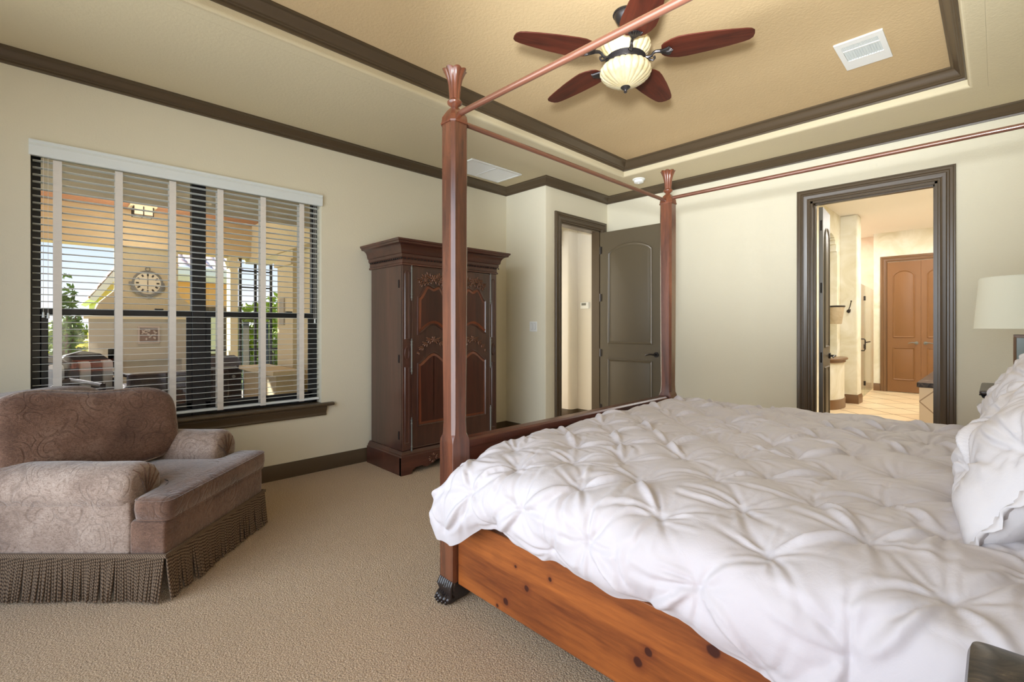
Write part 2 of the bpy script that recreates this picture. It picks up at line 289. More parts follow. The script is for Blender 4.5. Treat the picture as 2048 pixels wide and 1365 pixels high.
# ------------------------------------------------------------------ mesh builder
class MB:
    def __init__(s): s.v = []; s.f = []; s.T = Matrix.Identity(4)
    def add(s, vs, fs):
        n = len(s.v); s.v += [tuple(s.T @ Vector(p)) for p in vs]; s.f += [tuple(i+n for i in f) for f in fs]; return s
    def box(s, x0, x1, y0, y1, z0, z1):
        vs = [(x, y, z) for z in (z0, z1) for y in (y0, y1) for x in (x0, x1)]
        return s.add(vs, [(0, 2, 3, 1), (4, 5, 7, 6), (0, 1, 5, 4), (2, 6, 7, 3), (0, 4, 6, 2), (1, 3, 7, 5)])
    def prism(s, poly, a, b, mp=lambda p, q, r: (p, q, r)):
        n = len(poly); vs = [mp(p, q, a) for p, q in poly]+[mp(p, q, b) for p, q in poly]
        fs = [tuple(range(n))[::-1], tuple(range(n, 2*n))]+[(i, (i+1) % n, n+(i+1) % n, n+i) for i in range(n)]
        return s.add(vs, fs)
    def rings(s, rs, close=True, cap0=True, cap1=True):
        n = len(rs[0]); vs = [p for r in rs for p in r]; fs = []
        for k in range(len(rs)-1):
            for i in range(n if close else n-1):
                j = (i+1) % n; fs.append((k*n+i, k*n+j, (k+1)*n+j, (k+1)*n+i))
        if cap0: fs.append(tuple(range(n))[::-1])
        if cap1: fs.append(tuple(range((len(rs)-1)*n, len(rs)*n)))
        return s.add(vs, fs)
    def lathe(s, prof, n=24, c=(0, 0, 0), lobes=0, amp=0, ex=1, ey=1):
        rs = []
        for r, z in prof:
            rs.append([(c[0]+ex*r*(1+amp*(abs(math.cos(lobes*a/2))-.5) if lobes else 1)*math.cos(a), c[1]+ey*r*(1+amp*(abs(math.cos(lobes*a/2))-.5) if lobes else 1)*math.sin(a), c[2]+z) for a in [2*PI*i/n for i in range(n)]])
        return s.rings(rs)
    def tube(s, pts, r, n=8, radii=None):
        pts = [Vector(p) for p in pts]; rs = []; up = None
        for i, p in enumerate(pts):
            d = (pts[min(i+1, len(pts)-1)]-pts[max(i-1, 0)]); d.normalize()
            if up is None: up = Vector((0, 0, 1)) if abs(d.z) < .9 else Vector((1, 0, 0))
            x = d.cross(up)
            if x.length < 1e-4: x = d.orthogonal()
            x.normalize(); y = x.cross(d); y.normalize(); up = y
            rr = radii[i] if radii else r
            rs.append([tuple(p+rr*(math.cos(a)*x+math.sin(a)*y)) for a in [2*PI*k/n for k in range(n)]])
        return s.rings(rs)
    def cyl(s, a, b, r, n=16): return s.tube([a, b], r, n)
    def grid(s, fn, nu, nv, closeu=False):
        vs = [fn(i/(nu if closeu else nu-1), j/(nv-1)) for j in range(nv) for i in range(nu)]; fs = []
        for j in range(nv-1):
            for i in range(nu if closeu else nu-1):
                k = (i+1) % nu; fs.append((j*nu+i, j*nu+k, (j+1)*nu+k, (j+1)*nu+i))
        return s.add(vs, fs)
    def ell(s, c, r, n=10, m=7, R=None):
        vs = []; R = R or Matrix.Identity(3)
        for j in range(m+1):
            ph = PI*j/m
            for i in range(n):
                a = 2*PI*i/n; p = R @ Vector((r[0]*math.sin(ph)*math.cos(a), r[1]*math.sin(ph)*math.sin(a), r[2]*math.cos(ph)))
                vs.append((c[0]+p.x, c[1]+p.y, c[2]+p.z))
        fs = [(j*n+i, j*n+(i+1) % n, (j+1)*n+(i+1) % n, (j+1)*n+i) for j in range(m) for i in range(n)]
        return s.add(vs, fs)
    def superell(s, c, r, e1=.3, e2=.3, n=40, m=24, fn=None):
        sg = lambda x, e: math.copysign(abs(x)**e, x); vs = []
        for j in range(m+1):
            ph = -PI/2+PI*j/m
            for i in range(n):
                a = 2*PI*i/n
                p = (r[0]*sg(math.cos(ph), e1)*sg(math.cos(a), e2), r[1]*sg(math.cos(ph), e1)*sg(math.sin(a), e2), r[2]*sg(math.sin(ph), e1))
                if fn: p = fn(*p)
                vs.append((c[0]+p[0], c[1]+p[1], c[2]+p[2]))
        fs = [(j*n+i, j*n+(i+1) % n, (j+1)*n+(i+1) % n, (j+1)*n+i) for j in range(m) for i in range(n)]
        return s.add(vs, fs)
    def mould(s, prof, path, closed, mp):
        """sweep profile (offset along left normal, height) along a 2D path with mitred corners"""
        n = len(path); rs = []
        for i in range(n):
            p = Vector(path[i]); a = Vector(path[(i-1) % n]); c = Vector(path[(i+1) % n])
            if not closed and i == 0: d1 = d2 = (c-p).normalized()
            elif not closed and i == n-1: d1 = d2 = (p-a).normalized()
            else: d1 = (p-a).normalized(); d2 = (c-p).normalized()
            n1 = Vector((-d1.y, d1.x)); n2 = Vector((-d2.y, d2.x)); m_ = (n1+n2)
            m_ = m_/(m_.length_squared/2) if m_.length > 1e-6 else n1
            rs.append([mp(p.x+m_.x*o, p.y+m_.y*o, z) for o, z in prof])
        k = len(prof); vs = [q for r in rs for q in r]; fs = []
        for i in range(n if closed else n-1):
            j = (i+1) % n
            for q in range(k):
                w = (q+1) % k; fs.append((i*k+q, j*k+q, j*k+w, i*k+w))
        if not closed: fs += [tuple(range(k)), tuple(range((n-1)*k, n*k))[::-1]]
        return s.add(vs, fs)
    def build(s, name, mat, parent=None, smooth=35, bevel=0, seg=2, sub=0):
        me = bpy.data.meshes.new(name); me.from_pydata(s.v, [], s.f); me.validate(); me.update()
        import bmesh
        bm = bmesh.new(); bm.from_mesh(me); bmesh.ops.remove_doubles(bm, verts=bm.verts, dist=1e-5)
        bmesh.ops.recalc_face_normals(bm, faces=bm.faces); bm.to_mesh(me); bm.free()
        me.materials.append(M[mat] if isinstance(mat, str) else mat)
        o = bpy.data.objects.new(name, me); COL.objects.link(o)
        if smooth:
            me.shade_smooth()
            if smooth < 180: me.set_sharp_from_angle(angle=math.radians(smooth))
        if parent: o.parent = parent
        if bevel:
            b = o.modifiers.new('bevel', 'BEVEL'); b.width = bevel; b.segments = seg; b.limit_method = 'ANGLE'; b.angle_limit = math.radians(40); b.harden_normals = False
        if sub:
            q = o.modifiers.new('sub', 'SUBSURF'); q.levels = sub; q.render_levels = sub
        return o
def thing(name, label, cat, loc=(0, 0, 0), rz=0, group=None):
    o = bpy.data.objects.new(name, None); COL.objects.link(o); o.location = loc; o.rotation_euler = (0, 0, rz)
    o.empty_display_size = .1
    return tag(o, label, cat, group)
def tag(o, label, cat, group=None, kind=None):
    o['label'] = label; o['category'] = cat
    if group: o['group'] = group
    if kind: o['kind'] = kind
    return o
def struct(o, label=None):
    o['kind'] = 'structure'
    if label: o['label'] = label
    return o
def sempty(name, label=None):
    o = bpy.data.objects.new(name, None); COL.objects.link(o); return struct(o, label)
def dup(root, loc=None, rz=None):
    def rec(o, par):
        c = o.copy(); COL.objects.link(c); c.parent = par
        for ch in list(o.children): rec(ch, c)
        return c
    r = rec(root, None)
    if loc is not None: r.location = loc
    if rz is not None: r.rotation_euler = (0, 0, rz)
    return r
XY = lambda x, y, z: (x, y, z)
# ------------------------------------------------------------------ room shell
XW, XR, YB, YR, ZC = -4.21, .55, 5.235, -.75, 2.96
AX, AY = -3.57, 4.02                     # alcove corner
TX0, TX1, TY0, TY1, ZT = -2.93, -.145, .1, 4.62, 3.11
WY0, WY1, WZ0, WZ1 = -.075, 1.745, .60, 2.44
struct(MB().box(XW-.3, XR+.2, YR-.2, YB+.08, -.12, 0).build('floor', 'carpet'), 'beige cut pile carpet floor of the bedroom')

b_ = MB()
b_.box(XW-.22, XW, YR-.2, WY0, 0, ZC+.25).box(XW-.22, XW, WY1, AY, 0, ZC+.25).box(XW-.22, XW, WY0, WY1, 0, WZ0).box(XW-.22, XW, WY0, WY1, WZ1, ZC+.25)
struct(b_.build('wall_left', 'wall', smooth=0), 'beige bedroom wall with the big window')
struct(MB().prism([(XW-.22, AY), (AX-.012, AY), (AX-.0035, AY+.0035), (AX, AY+.012), (AX, AY+.13), (XW-.22, AY+.13)], 0, ZC+.25).build('wall_alcove', 'wall', smooth=50), 'short pale wall beside the armoire')
D1a, D1b, D1z = 4.29, 5.075, 2.505
b_ = MB().box(AX-.12, AX, AY+.13, D1a, 0, ZC+.25).box(AX-.12, AX, D1b, YB+.12, 0, ZC+.25).box(AX-.12, AX, D1a, D1b, D1z, ZC+.25)
struct(b_.build('wall_hall', 'wall', smooth=0), 'short wall with the hall door opening')
D2a, D2b, D2z = -1.255, -.345, 2.48
b_ = MB().box(AX-.12, D2a, YB, YB+.15, 0, ZC+.25).box(D2b, XR+.2, YB, YB+.15, 0, ZC+.25).box(D2a, D2b, YB, YB+.15, D2z, ZC+.25)
struct(b_.build('wall_back', 'wall', smooth=0), 'pale bedroom wall with the bathroom door opening')
struct(MB().box(XR, XR+.15, YR-.2, YB+.15, 0, ZC+.25).build('wall_right', 'wall', smooth=0))
b_ = MB()
b_.box(XW-.2, -3.95, YR-.15, YR, 0, ZC+.25).box(.25, XR+.15, YR-.15, YR, 0, ZC+.25).box(-3.95, .25, YR-.15, YR, 2.72, ZC+.25)
struct(b_.build('wall_rear', 'wall', smooth=0), 'rear wall with glazed doors behind the camera')
w = sempty('window_2', 'glazed doors behind the camera')
f = MB().box(-3.95, .25, YR-.07, YR-.02, 2.66, 2.72).box(-3.95, .25, YR-.07, YR-.02, .0, .08)
for x in (-3.95, -2.56, -1.16, .19): f.box(x, x+.06, YR-.07, YR-.02, 0, 2.7)
f.build('frame', 'black', w)
# lower ceiling with the tray opening (rounded drop edge)
b_ = MB()
b_.box(XW-.22, TX0-.10, YR-.15, YB+.1, ZC, ZC+.05).box(TX1+.10, XR+.1, YR-.15, YB+.1, ZC, ZC+.05).box(TX0-.10, TX1+.10, YR-.15, TY0-.10, ZC, ZC+.05).box(TX0-.10, TX1+.10, TY1+.10, YB+.1, ZC, ZC+.05)
struct(b_.build('ceiling', 'ceiling', smooth=0), 'lower border of the bedroom ceiling')
R_ = .028
pf = [(0, ZT+.05), (0, ZC+R_)]+[(-(R_-R_*math.cos(q)), ZC+R_-R_*math.sin(q)) for q in [PI/2*i/6 for i in range(1, 7)]]+[(-.0995, ZC), (-.0995, ZC+.04), (-.06, ZT+.05)]
pth = [(TX0, TY0), (TX1, TY0), (TX1, TY1), (TX0, TY1)]
struct(MB().mould(pf, pth, True, XY).build('ceiling_edge', 'ceiling', smooth=50), 'rounded rim of the tray ceiling').name = 'trim_6'
struct(MB().box(TX0-.05, TX1+.05, TY0-.05, TY1+.05, ZT, ZT+.12).build('ceiling_tray', 'tray', smooth=0), 'raised tan tray ceiling')
struct(MB().box(XW-.4, XR+.3, YR-.3, YB+.1, ZT+.2, ZT+.3).build('ceiling_roof', 'ceiling', smooth=0))

# crown mouldings
def crown(h, p, z):   # (offset from wall, height) ogee profile
    q = [(0, z-h), (.012, z-h), (.014, z-h+.012), (.022, z-h+.016), (.026, z-h+.022)]
    for i in range(9):
        u = i/8; q.append((.028+(p-.045)*u, z-h+.024+(h-.042)*(u*u*(3-2*u)*.6+.4*u**1.8)))
    q += [(p-.014, z-.016), (p-.004, z-.013), (p, z-.010), (p, z), (0, z)]
    return q
room = [(XR, YR), (XR, YB), (AX, YB), (AX, AY), (XW, AY), (XW, YR)]
struct(MB().mould(crown(.083, .084, ZC), room, True, XY).build('trim_1', 'trim', smooth=40), 'dark brown crown moulding around the room')
struct(MB().mould([(o, z) for o, z in crown(.092, .085, ZT)], pth, True, XY).build('trim_2', 'trim', smooth=40), 'dark brown crown moulding inside the tray ceiling')
# baseboards
bp = [(0, 0), (.016, 0), (.016, .092), (.013, .098), (.013, .106), (.008, .116), (.006, .128), (0, .128)]
def baseb(name, path, lab): struct(MB().mould(bp, path, False, XY).build(name, 'trim', smooth=30), lab)
baseb('baseboard_left', [(AX, D1a-.10), (AX, AY), (XW, AY), (XW, YR)], 'dark brown baseboard under the window wall')
baseb('baseboard_back', [(D2a-.11, YB), (AX+.02, YB)], 'dark brown baseboard on the back wall')
baseb('baseboard_right', [(XR, YR), (XR, YB), (D2b+.11, YB)], 'dark brown baseboard')

# door casings: profile (offset outwards from opening, thickness)
cp = [(0, 0), (0, .010), (.006, .014), (.016, .014), (.020, .020), (.034, .026), (.052, .030), (.060, .022), (.070, .022), (.078, .030), (.094, .030), (.100, .026), (.108, .026), (.112, .020), (.112, 0)]
def casing(name, a, c, z, mp, mat='trim', lab=None, flip=False):
    pth_ = [(a, 0), (a, z), (c, z), (c, 0)]      # left normal of upward path points to -a side = outwards
    o = struct(MB().mould(cp, pth_, False, mp).build(name, mat, smooth=25), lab); return o
casing('trim_3', D2a, D2b, D2z, lambda a, z, q: (a, YB-q, z), lab='dark brown moulded casing around the bathroom doorway')
casing('trim_4', D1a, D1b, D1z, lambda a, z, q: (AX+q, a, z), lab='dark brown moulded casing around the hall doorway')
# jambs
b_ = MB().box(D2a, D2a+.018, YB, YB+.15, 0, D2z).box(D2b-.018, D2b, YB, YB+.15, 0, D2z).box(D2a, D2b, YB, YB+.15, D2z-.018, D2z)
b_.box(D2a+.018, D2a+.03, YB+.05, YB+.09, 0, D2z-.018).box(D2b-.03, D2b-.018, YB+.05, YB+.09, 0, D2z-.018).box(D2a, D2b, YB+.05, YB+.09, D2z-.03, D2z-.018)
struct(b_.build('trim_5', 'trim', smooth=0), 'dark brown jamb of the bathroom doorway')
b_ = MB().box(AX-.12, AX, D1a, D1a+.018, 0, D1z).box(AX-.12, AX, D1b-.018, D1b, 0, D1z).box(AX-.12, AX, D1a, D1b, D1z-.018, D1z)
struct(b_.build('trim_7', 'trim', smooth=0), 'dark brown jamb of the hall doorway')

# ---- window with black frame, sill
w1 = sempty('window_1', 'black framed double window looking onto the patio')
fx0, fx1 = XW-.15, XW-.10
yc = (WY0+WY1)/2
MB().box(fx0, fx1, WY0, WY0+.045, WZ0, WZ1).box(fx0, fx1, WY1-.045, WY1, WZ0, WZ1).box(fx0, fx1, WY0, WY1, WZ0, WZ0+.06).box(fx0, fx1, WY0, WY1, WZ1-.045, WZ1).build('window_frame', 'black', w1, bevel=.004)
MB().box(fx0-.01, fx1+.012, yc-.046, yc+.046, WZ0, WZ1).build('mullion', 'black', w1, bevel=.004)
for k, (a, c) in enumerate(((WY0+.045, yc-.046), (yc+.046, WY1-.045))):
    MB().box(fx0+.005, fx1+.008, a, c, 1.358, 1.402).build('meeting_rail', 'black', w1, bevel=.004)
    MB().box(fx1-.01, fx1+.006, a, a+.035, WZ0+.06, 1.36).box(fx1-.01, fx1+.006, c-.035, c, WZ0+.06, 1.36).box(fx1-.01, fx1+.006, a, c, WZ0+.06, WZ0+.1).build('sash_frame', 'black', w1, bevel=.003)
    MB().box(fx1+.0, fx1+.03, (a+c)/2+.18, (a+c)/2+.23, 1.402, 1.412).build('sash_lock', 'black', w1)
    MB().box(fx0+.02, fx0+.023, a, c, 1.40, WZ1-.04).build('pane', 'glass', w1)
    MB().box(fx1-.004, fx1-.001, a+.03, c-.03, WZ0+.09, 1.36).build('pane', 'glass', w1)
sp_ = [(-.12, .575), (.035, .575), (.045, .580), (.048, .590), (.045, .600), (.035, .604), (-.12, .604)]
b_ = MB().prism(sp_, -.21, 1.845, lambda p, q, r: (XW+p, r, q))
struct(b_.build('trim_8', 'trim', smooth=30), 'dark brown window stool under the blind')
ap = [(0, .492), (.012, .492), (.016, .500), (.012, .510), (.012, .520), (.024, .545), (.026, .556), (.030, .560), (.030, .575), (0, .575)]
struct(MB().mould([(-0.0+o, z) for o, z in ap], [(XW, 1.785), (XW, -.16)], False, XY).build('trim_9', 'trim', smooth=30), 'dark brown apron moulding below the window stool')

# ---- venetian blind
bl = thing('venetian_blind', 'white wooden venetian blind with wide cloth tapes covering the patio window', 'blind', (XW, yc, WZ1))
def lb(x0, x1, y0, y1, z0, z1, bb): bb.box(x0-XW, x1-XW, y0-yc, y1-yc, z0-WZ1, z1-WZ1); return bb
vp = [(-.05, 2.36), (.012, 2.352), (.016, 2.36), (.020, 2.372), (.018, 2.40), (.022, 2.412), (.018, 2.43), (.024, 2.438), (.024, 2.447), (-.05, 2.447)]
MB().prism([(x, z-WZ1) for x, z in vp], WY0-.008-yc, WY1+.004-yc, lambda p, q, r: (p, r, q)).build('valance', 'blind', bl, smooth=30)
sl = MB(); z = 2.335; zs = []
while z > .66: zs.append(z); z -= .0447
for z in zs:
    for k in range(1):
        tl = math.radians(3.0); xx = -.062; hw = .0205
        pr_ = [(-hw, -.0), (-hw, .0022), (0, .0034), (hw, .0022), (hw, 0), (0, .0012)]
        pr2 = [(xx+p*math.cos(tl)-q*math.sin(tl), z-WZ1+p*math.sin(tl)+q*math.cos(tl)) for p, q in pr_]
        sl.prism(pr2, WY0+.008-yc, WY1-.008-yc, lambda p, q, r: (p, r, q))
sl.build('slats', 'blind', bl, smooth=0)
MB().prism([(-.088, .632-WZ1), (-.036, .632-WZ1), (-.034, .640-WZ1), (-.036, .649-WZ1), (-.088, .649-WZ1)], WY0+.008-yc, WY1-.008-yc, lambda p, q, r: (p, r, q)).build('bottom_rail', 'blind', bl, smooth=0)
for y in (.047, .354, .660, .967, 1.276, 1.587):
    t_ = MB()
    for x in (-.0345, -.0905):
        n = 80; ring = [((x+.0012*math.sin(i*1.9+y*7)), 2.352-WZ1-i*(2.352-.63)/n) for i in range(n+1)]
        vs = []; 
        for xx, zz in ring: vs += [(xx, y-.021-yc, zz), (xx, y+.021-yc, zz), (xx-.001, y+.021-yc, zz), (xx-.001, y-.021-yc, zz)]
        fs = []
        for i in range(n):
            for q in range(4): fs.append((i*4+q, i*4+(q+1) % 4, (i+1)*4+(q+1) % 4, (i+1)*4+q))
        t_.add(vs, fs)
    t_.box(-.092, -.034, y-.021-yc, y+.021-yc, .629-WZ1, .6315-WZ1)
    t_.build('ladder_tape', 'tape', bl, smooth=0)
for y, zb in ((-.018, 1.36), (.004, 1.355)):
    MB().cyl((-.026, y-yc, 2.36-WZ1), (-.026, y-yc, zb-WZ1), .0012, 5).build('pull_cord', 'tape', bl)
    MB().lathe([(.002, .03), (.005, .026), (.007, .0), (.008, -.006), (.002, -.008)], 10, (-.026, y-yc, zb-WZ1-.015)).build('cord_tassel', 'blind', bl)
for y in (1.690, 1.705):
    MB().cyl((-.026, y-yc, 2.36-WZ1), (-.026, y-yc, 1.34-WZ1), .0012, 5).build('pull_cord', 'tape', bl)
MB().lathe([(.002, .03), (.005, .026), (.007, .0), (.008, -.006), (.002, -.008)], 10, (-.026, 1.697-yc, 1.32-WZ1)).build('cord_tassel', 'blind', bl)

# ---- doors
def arch_outline(x0, x1, z0, z1, rise, n=14):
    """rectangle with a shallow arched top (rise) returned counter-clockwise"""
    if rise <= 0: return [(x0, z0), (x1, z0), (x1, z1), (x0, z1)]
    pts = [(x0, z0), (x1, z0)]; w = x1-x0
    for i in range(n+1):
        u = i/n; x = x1-w*u; pts.append((x, z1-rise+rise*math.sin(PI*u)**.8 if False else z1-rise+rise*(1-(2*u-1)**2)**.75))
    return pts
def panel_on(bb, out, y, s=1, depth=.010, width=.028):
    """raised moulding ring + field on a face at local y, facing s*y"""
    ring = [(0, 0), (.004, depth*.8), (.010, depth), (.016, depth*.5), (width, -.002), (width, -.006), (0, -.006)]
    bb.mould(ring, out, True, lambda a, z, q: (a, y+s*q, z))
    inn = MB().mould([(width+.03, 0)], out, True, lambda a, z, q: (a, z, 0)).v
    inn0 = MB().mould([(width+.008, 0)], out, True, lambda a, z, q: (a, z, 0)).v
    n = len(inn); vs = [(p[0], y+s*.0005, p[1]) for p in inn0]+[(p[0], y+s*.006, p[1]) for p in inn]
    fs = [(i, (i+1) % n, n+(i+1) % n, n+i) for i in range(n)]+[tuple(range(n, 2*n))]
    bb.add(vs, fs)
def door_slab(w, h, t=.035, both=True, x0=0, split=1.0):
    """local: hinge edge at x=0, leaf along +x, thickness -t..0 in y"""
    bb = MB().box(x0, x0+w, -t, 0, .012, h)
    m_ = .115 if w > .6 else .085
    for s, y in ((1, 0), (-1, -t)):
        if not both and s == 1: continue
        panel_on(bb, arch_outline(x0+m_, x0+w-m_, 1.07, h-.17, .10), y, s)
        panel_on(bb, arch_outline(x0+m_, x0+w-m_, .24, .88, 0), y, s)
    return bb
def lever(parent, x, y, z, s=1, dirx=-1, mat='iron'):
    bb = MB().cyl((x, y, z), (x, y+s*.014, z), .030, 20).cyl((x, y+s*.014, z), (x, y+s*.05, z), .011, 12)
    bb.tube([(x, y+s*.05, z), (x+dirx*.02, y+s*.055, z+.002), (x+dirx*.06, y+s*.055, z+.007), (x+dirx*.10, y+s*.052, z-.004), (x+dirx*.118, y+s*.048, z-.012)], .008, 8, [.011, .010, .0085, .0075, .006])
    return bb.build('lever_handle', mat, parent)
def hinges(parent, x, y, zs, mat='iron'):
    for z in zs: MB().cyl((x, y, z-.05), (x, y, z+.05), .007, 8).box(x-.001, x+.028, y-.004, y-.001, z-.045, z+.045).build('hinge', mat, parent)
d1 = sempty('door_1', 'open dark olive brown two panel door standing against the back wall')
d1.location = (AX+.03, D1b-.005, 0); d1.rotation_euler = (0, 0, math.radians(1.0))
door_slab(.84, 2.475).build('door_leaf', 'doorpaint', d1, smooth=25)
lever(d1, .775, -.035, .955, -1, -1); hinges(d1, 0, -.035, (.25, .95, 1.65, 2.25))
d2 = sempty('door_2', 'narrow left leaf of the bathroom double door, swung into the bathroom')
d2.location = (D2a+.03, YB+.17, 0); d2.rotation_euler = (0, 0, math.radians(94.5))
door_slab(.445, 2.45).build('door_leaf', 'doorpaint', d2, smooth=25)
lever(d2, .385, -.035, .98, -1, -1); hinges(d2, -.003, -.02, (.3, .98, 1.66, 2.27))
d3 = sempty('door_3', 'narrow right leaf of the bathroom double door, seen edge on')
d3.location = (D2b-.022, YB+.155, 0); d3.rotation_euler = (0, 0, math.radians(88))
door_slab(.445, 2.45).build('door_leaf', 'doorpaint', d3, smooth=25)
for z in (.93, 1.62, 2.27):
    MB().box(-.004, -.001, -.034, -.006, z-.05, z+.05).cyl((-.006, -.038, z-.05), (-.006, -.038, z+.05), .006, 8).build('hinge', 'pewter', d3)

# ---- hall beyond door_1
b_ = MB().box(-6.6, AX-.12, 5.34, 5.46, 0, 3.0)
struct(b_.build('wall_hall_far', 'hallwall', smooth=0), 'pale hall wall seen through the open door')
b_ = MB().prism([(-6.6, 5.36), (-6.6, 5.19), (-4.20, 5.19), (-4.17, 5.197), (-4.15, 5.215), (-4.14, 5.24), (-4.14, 5.36)], 0, 3.0)
struct(b_.build('wall_hall_pier', 'hallwall', smooth=40), 'rounded wall corner in the hall')
struct(MB().box(-6.6, XW-.22, 4.02, 4.15, 0, 3.0).build('wall_hall_side', 'wall', smooth=0))
struct(MB().box(-6.7, -6.6, 4.02, 5.4, 0, 3.0).build('wall_hall_end', 'wall', smooth=0))
struct(MB().box(-6.7, AX-.12, 4.1, 5.4, 2.9, 3.0).build('ceiling_hall', 'ceiling', smooth=0))
struct(MB().box(-6.7, XW-.3, 4.15, 5.4, -.1, 0).box(XW-.3, AX-.10, YB+.08, 5.4, -.1, 0).build('floor_hall', 'carpet', smooth=0))
struct(MB().mould(bp, [(AX-.13, 5.34), (-4.14, 5.34), (-4.14, 5.24), (-4.15, 5.215), (-4.17, 5.197), (-4.20, 5.19), (-6.6, 5.19)], False, XY).build('baseboard_hall', 'trim', smooth=30), 'dark baseboard in the hall')
th = thing('thermostat', 'small white thermostat on the hall wall seen through the open door', 'thermostat', (-4.0, 5.34, 1.575))
MB().box(-.07, .07, -.028, 0, -.045, .045).build('case', 'white', th, bevel=.006)
MB().box(-.045, .03, -.030, -.027, .0, .032).build('display', 'pewter', th); MB().box(.040, .058, -.031, -.027, -.02, .02).build('button', 'white', th)
sw = thing('light_switch', 'white double rocker light switch on the pale wall beside the armoire', 'light switch', (-3.752, AY, 1.283))
MB().box(-.058, .058, -.007, 0, -.058, .058).build('plate', 'white', sw, bevel=.003)
for x in (-.024, .024):
    MB().box(x-.017, x+.017, -.0075, -.0068, -.035, .035).build('rocker_gap', 'pewter', sw)
    MB().box(x-.0155, x+.0155, -.011, -.006, -.0335, .0335).build('rocker', 'white', sw, bevel=.002)
# ------------------------------------------------------------------ bathroom
BX0, BX1, BY0, BY1, BZ = -1.86, 1.6, YB+.15, 11.9, 3.15
struct(MB().box(-3.2, BX1+.1, YB+.08, 13.0, -.12, 0).build('floor_bathroom', 'tile', smooth=0), 'beige diagonal tile floor of the bathroom')
struct(MB().box(-3.2, BX1+.1, BY0, 13.0, BZ, BZ+.1).build('ceiling_bathroom', 'bathceil', smooth=0), 'bright cream bathroom ceiling')
def strips(bb, x0, x1, segs, ztop):
    """vertical wall strips along y; segs=(y0,y1,zlow,zhigh) is solid"""
    for y0, y1, a, c in segs: bb.box(x0, x1, y0, y1, a, c)
N0, N1, NS = 8.60, 9.36, 1.95
segs = [(BY0, N0, 0, BZ), (N1, 9.6, 0, BZ), (N0, N1, 0, .76)]
nn = 12
for i in range(nn):
    u0, u1 = i/nn, (i+1)/nn; um = (u0+u1)/2
    zt = 2.36+.42*math.sqrt(max(0, 1-(2*um-1)**2)); segs.append((N0+(N1-N0)*u0, N0+(N1-N0)*u1, zt, BZ))
b_ = MB(); strips(b_, BX0-.35, BX0, segs, BZ)
b_.box(BX0-.40, BX0-.30, N0-.1, N1+.1, 0, BZ)
struct(b_.build('wall_bathroom_left', 'bath', smooth=0), 'cream plaster bathroom wall with arched niche')
struct(MB().box(-2.3, -1.625, 9.6, 9.92, 0, BZ).build('wall_bathroom_pier', 'bath', bevel=.02, smooth=30), 'cream plaster pier with the hook')
struct(MB().box(-3.2, -1.745, 12.25, 12.4, 0, BZ).box(-3.3, -3.2, 9.9, 12.4, 0, BZ).build('wall_shower', 'pinkstone', smooth=0), 'pink stone shower wall')
struct(MB().box(-1.745, BX1+.1, BY1, BY1+.4, 0, BZ).build('wall_bathroom_far', 'bath', smooth=0), 'cream plaster wall around the closet doors')
struct(MB().box(BX1, BX1+.1, BY0, BY1, 0, BZ).build('wall_bathroom_right', 'bath', smooth=0))
struct(MB().box(-3.2, BX0-.4, BY0, 9.9, 0, BZ).build('wall_bathroom_fill', 'bath', smooth=0))
struct(MB().box(BX0-.35, BX0, BY0-.0, BY0+.01, 0, BZ).build('wall_bathroom_near', 'bath', smooth=0))
bb2 = lambda name, path, lab: struct(MB().mould([(o*1.3, z*1.15) for o, z in bp], path, False, XY).build(name, 'bathtrim', smooth=30), lab)
bb2('baseboard_pier', [(-1.625, 9.92), (-1.625, 9.6), (BX0, 9.6), (BX0, 9.3)], 'brown baseboard around the bathroom pier')
bb2('baseboard_far', [(-1.64, BY1), (-1.745, BY1)], 'brown baseboard beside the closet doors')
# curved console under the niche
cs = thing('niche_console', 'curved plaster console with a wooden ledge under the arched bathroom niche', 'console', (BX0+.006, 8.98, 0))
def halfdrum(r, z0, z1, ry=.40):
    pts = [(r*math.cos(a), ry*math.sin(a)) for a in [-PI/2+PI*i/20 for i in range(21)]]
    return MB().prism(pts, z0, z1)
halfdrum(.15, .15, .72).build('plaster_front', 'bath', cs, smooth=50)
halfdrum(.165, 0, .15, .42).build('base', 'bathtrim', cs, smooth=50)
halfdrum(.17, .72, .76, .42).build('moulding', 'bathtrim', cs, smooth=50)
halfdrum(.20, .76, .79, .44).build('ledge', 'bathtrim', cs, smooth=50, bevel=.008)
bk = thing('tin_bucket', 'aged tin bucket hanging in the arched niche of the bathroom', 'bucket', (-1.80, 8.93, 1.325))
MB().lathe([(.001, .0), (.085, 0), (.088, .01), (.124, .27), (.128, .28), (.122, .28), (.083, .012), (.001, .012)], 28).build('bowl', 'tin', bk)
MB().lathe([(.124, .262), (.133, .27), (.135, .282), (.127, .288), (.121, .28)], 28).build('rim', 'iron', bk)
hk = thing('robe_hook', 'dark bronze double robe hook on the cream bathroom pier', 'hook', (-1.745, 9.6, 1.54))
MB().cyl((0, 0, 0), (0, -.012, 0), .028, 16).build('rosette', 'iron', hk)
MB().tube([(0, -.01, 0), (0, -.05, -.02), (.01, -.075, -.03), (.03, -.09, -.01), (.035, -.09, .015)], .007, 8).tube([(0, -.01, 0), (.01, -.04, .03), (.03, -.06, .08), (.045, -.075, .14), (.05, -.08, .16)], .007, 8).ell((.05, -.08, .165), (.012, .012, .012)).ell((.036, -.09, .02), (.012, .012, .012)).build('prongs', 'iron', hk)
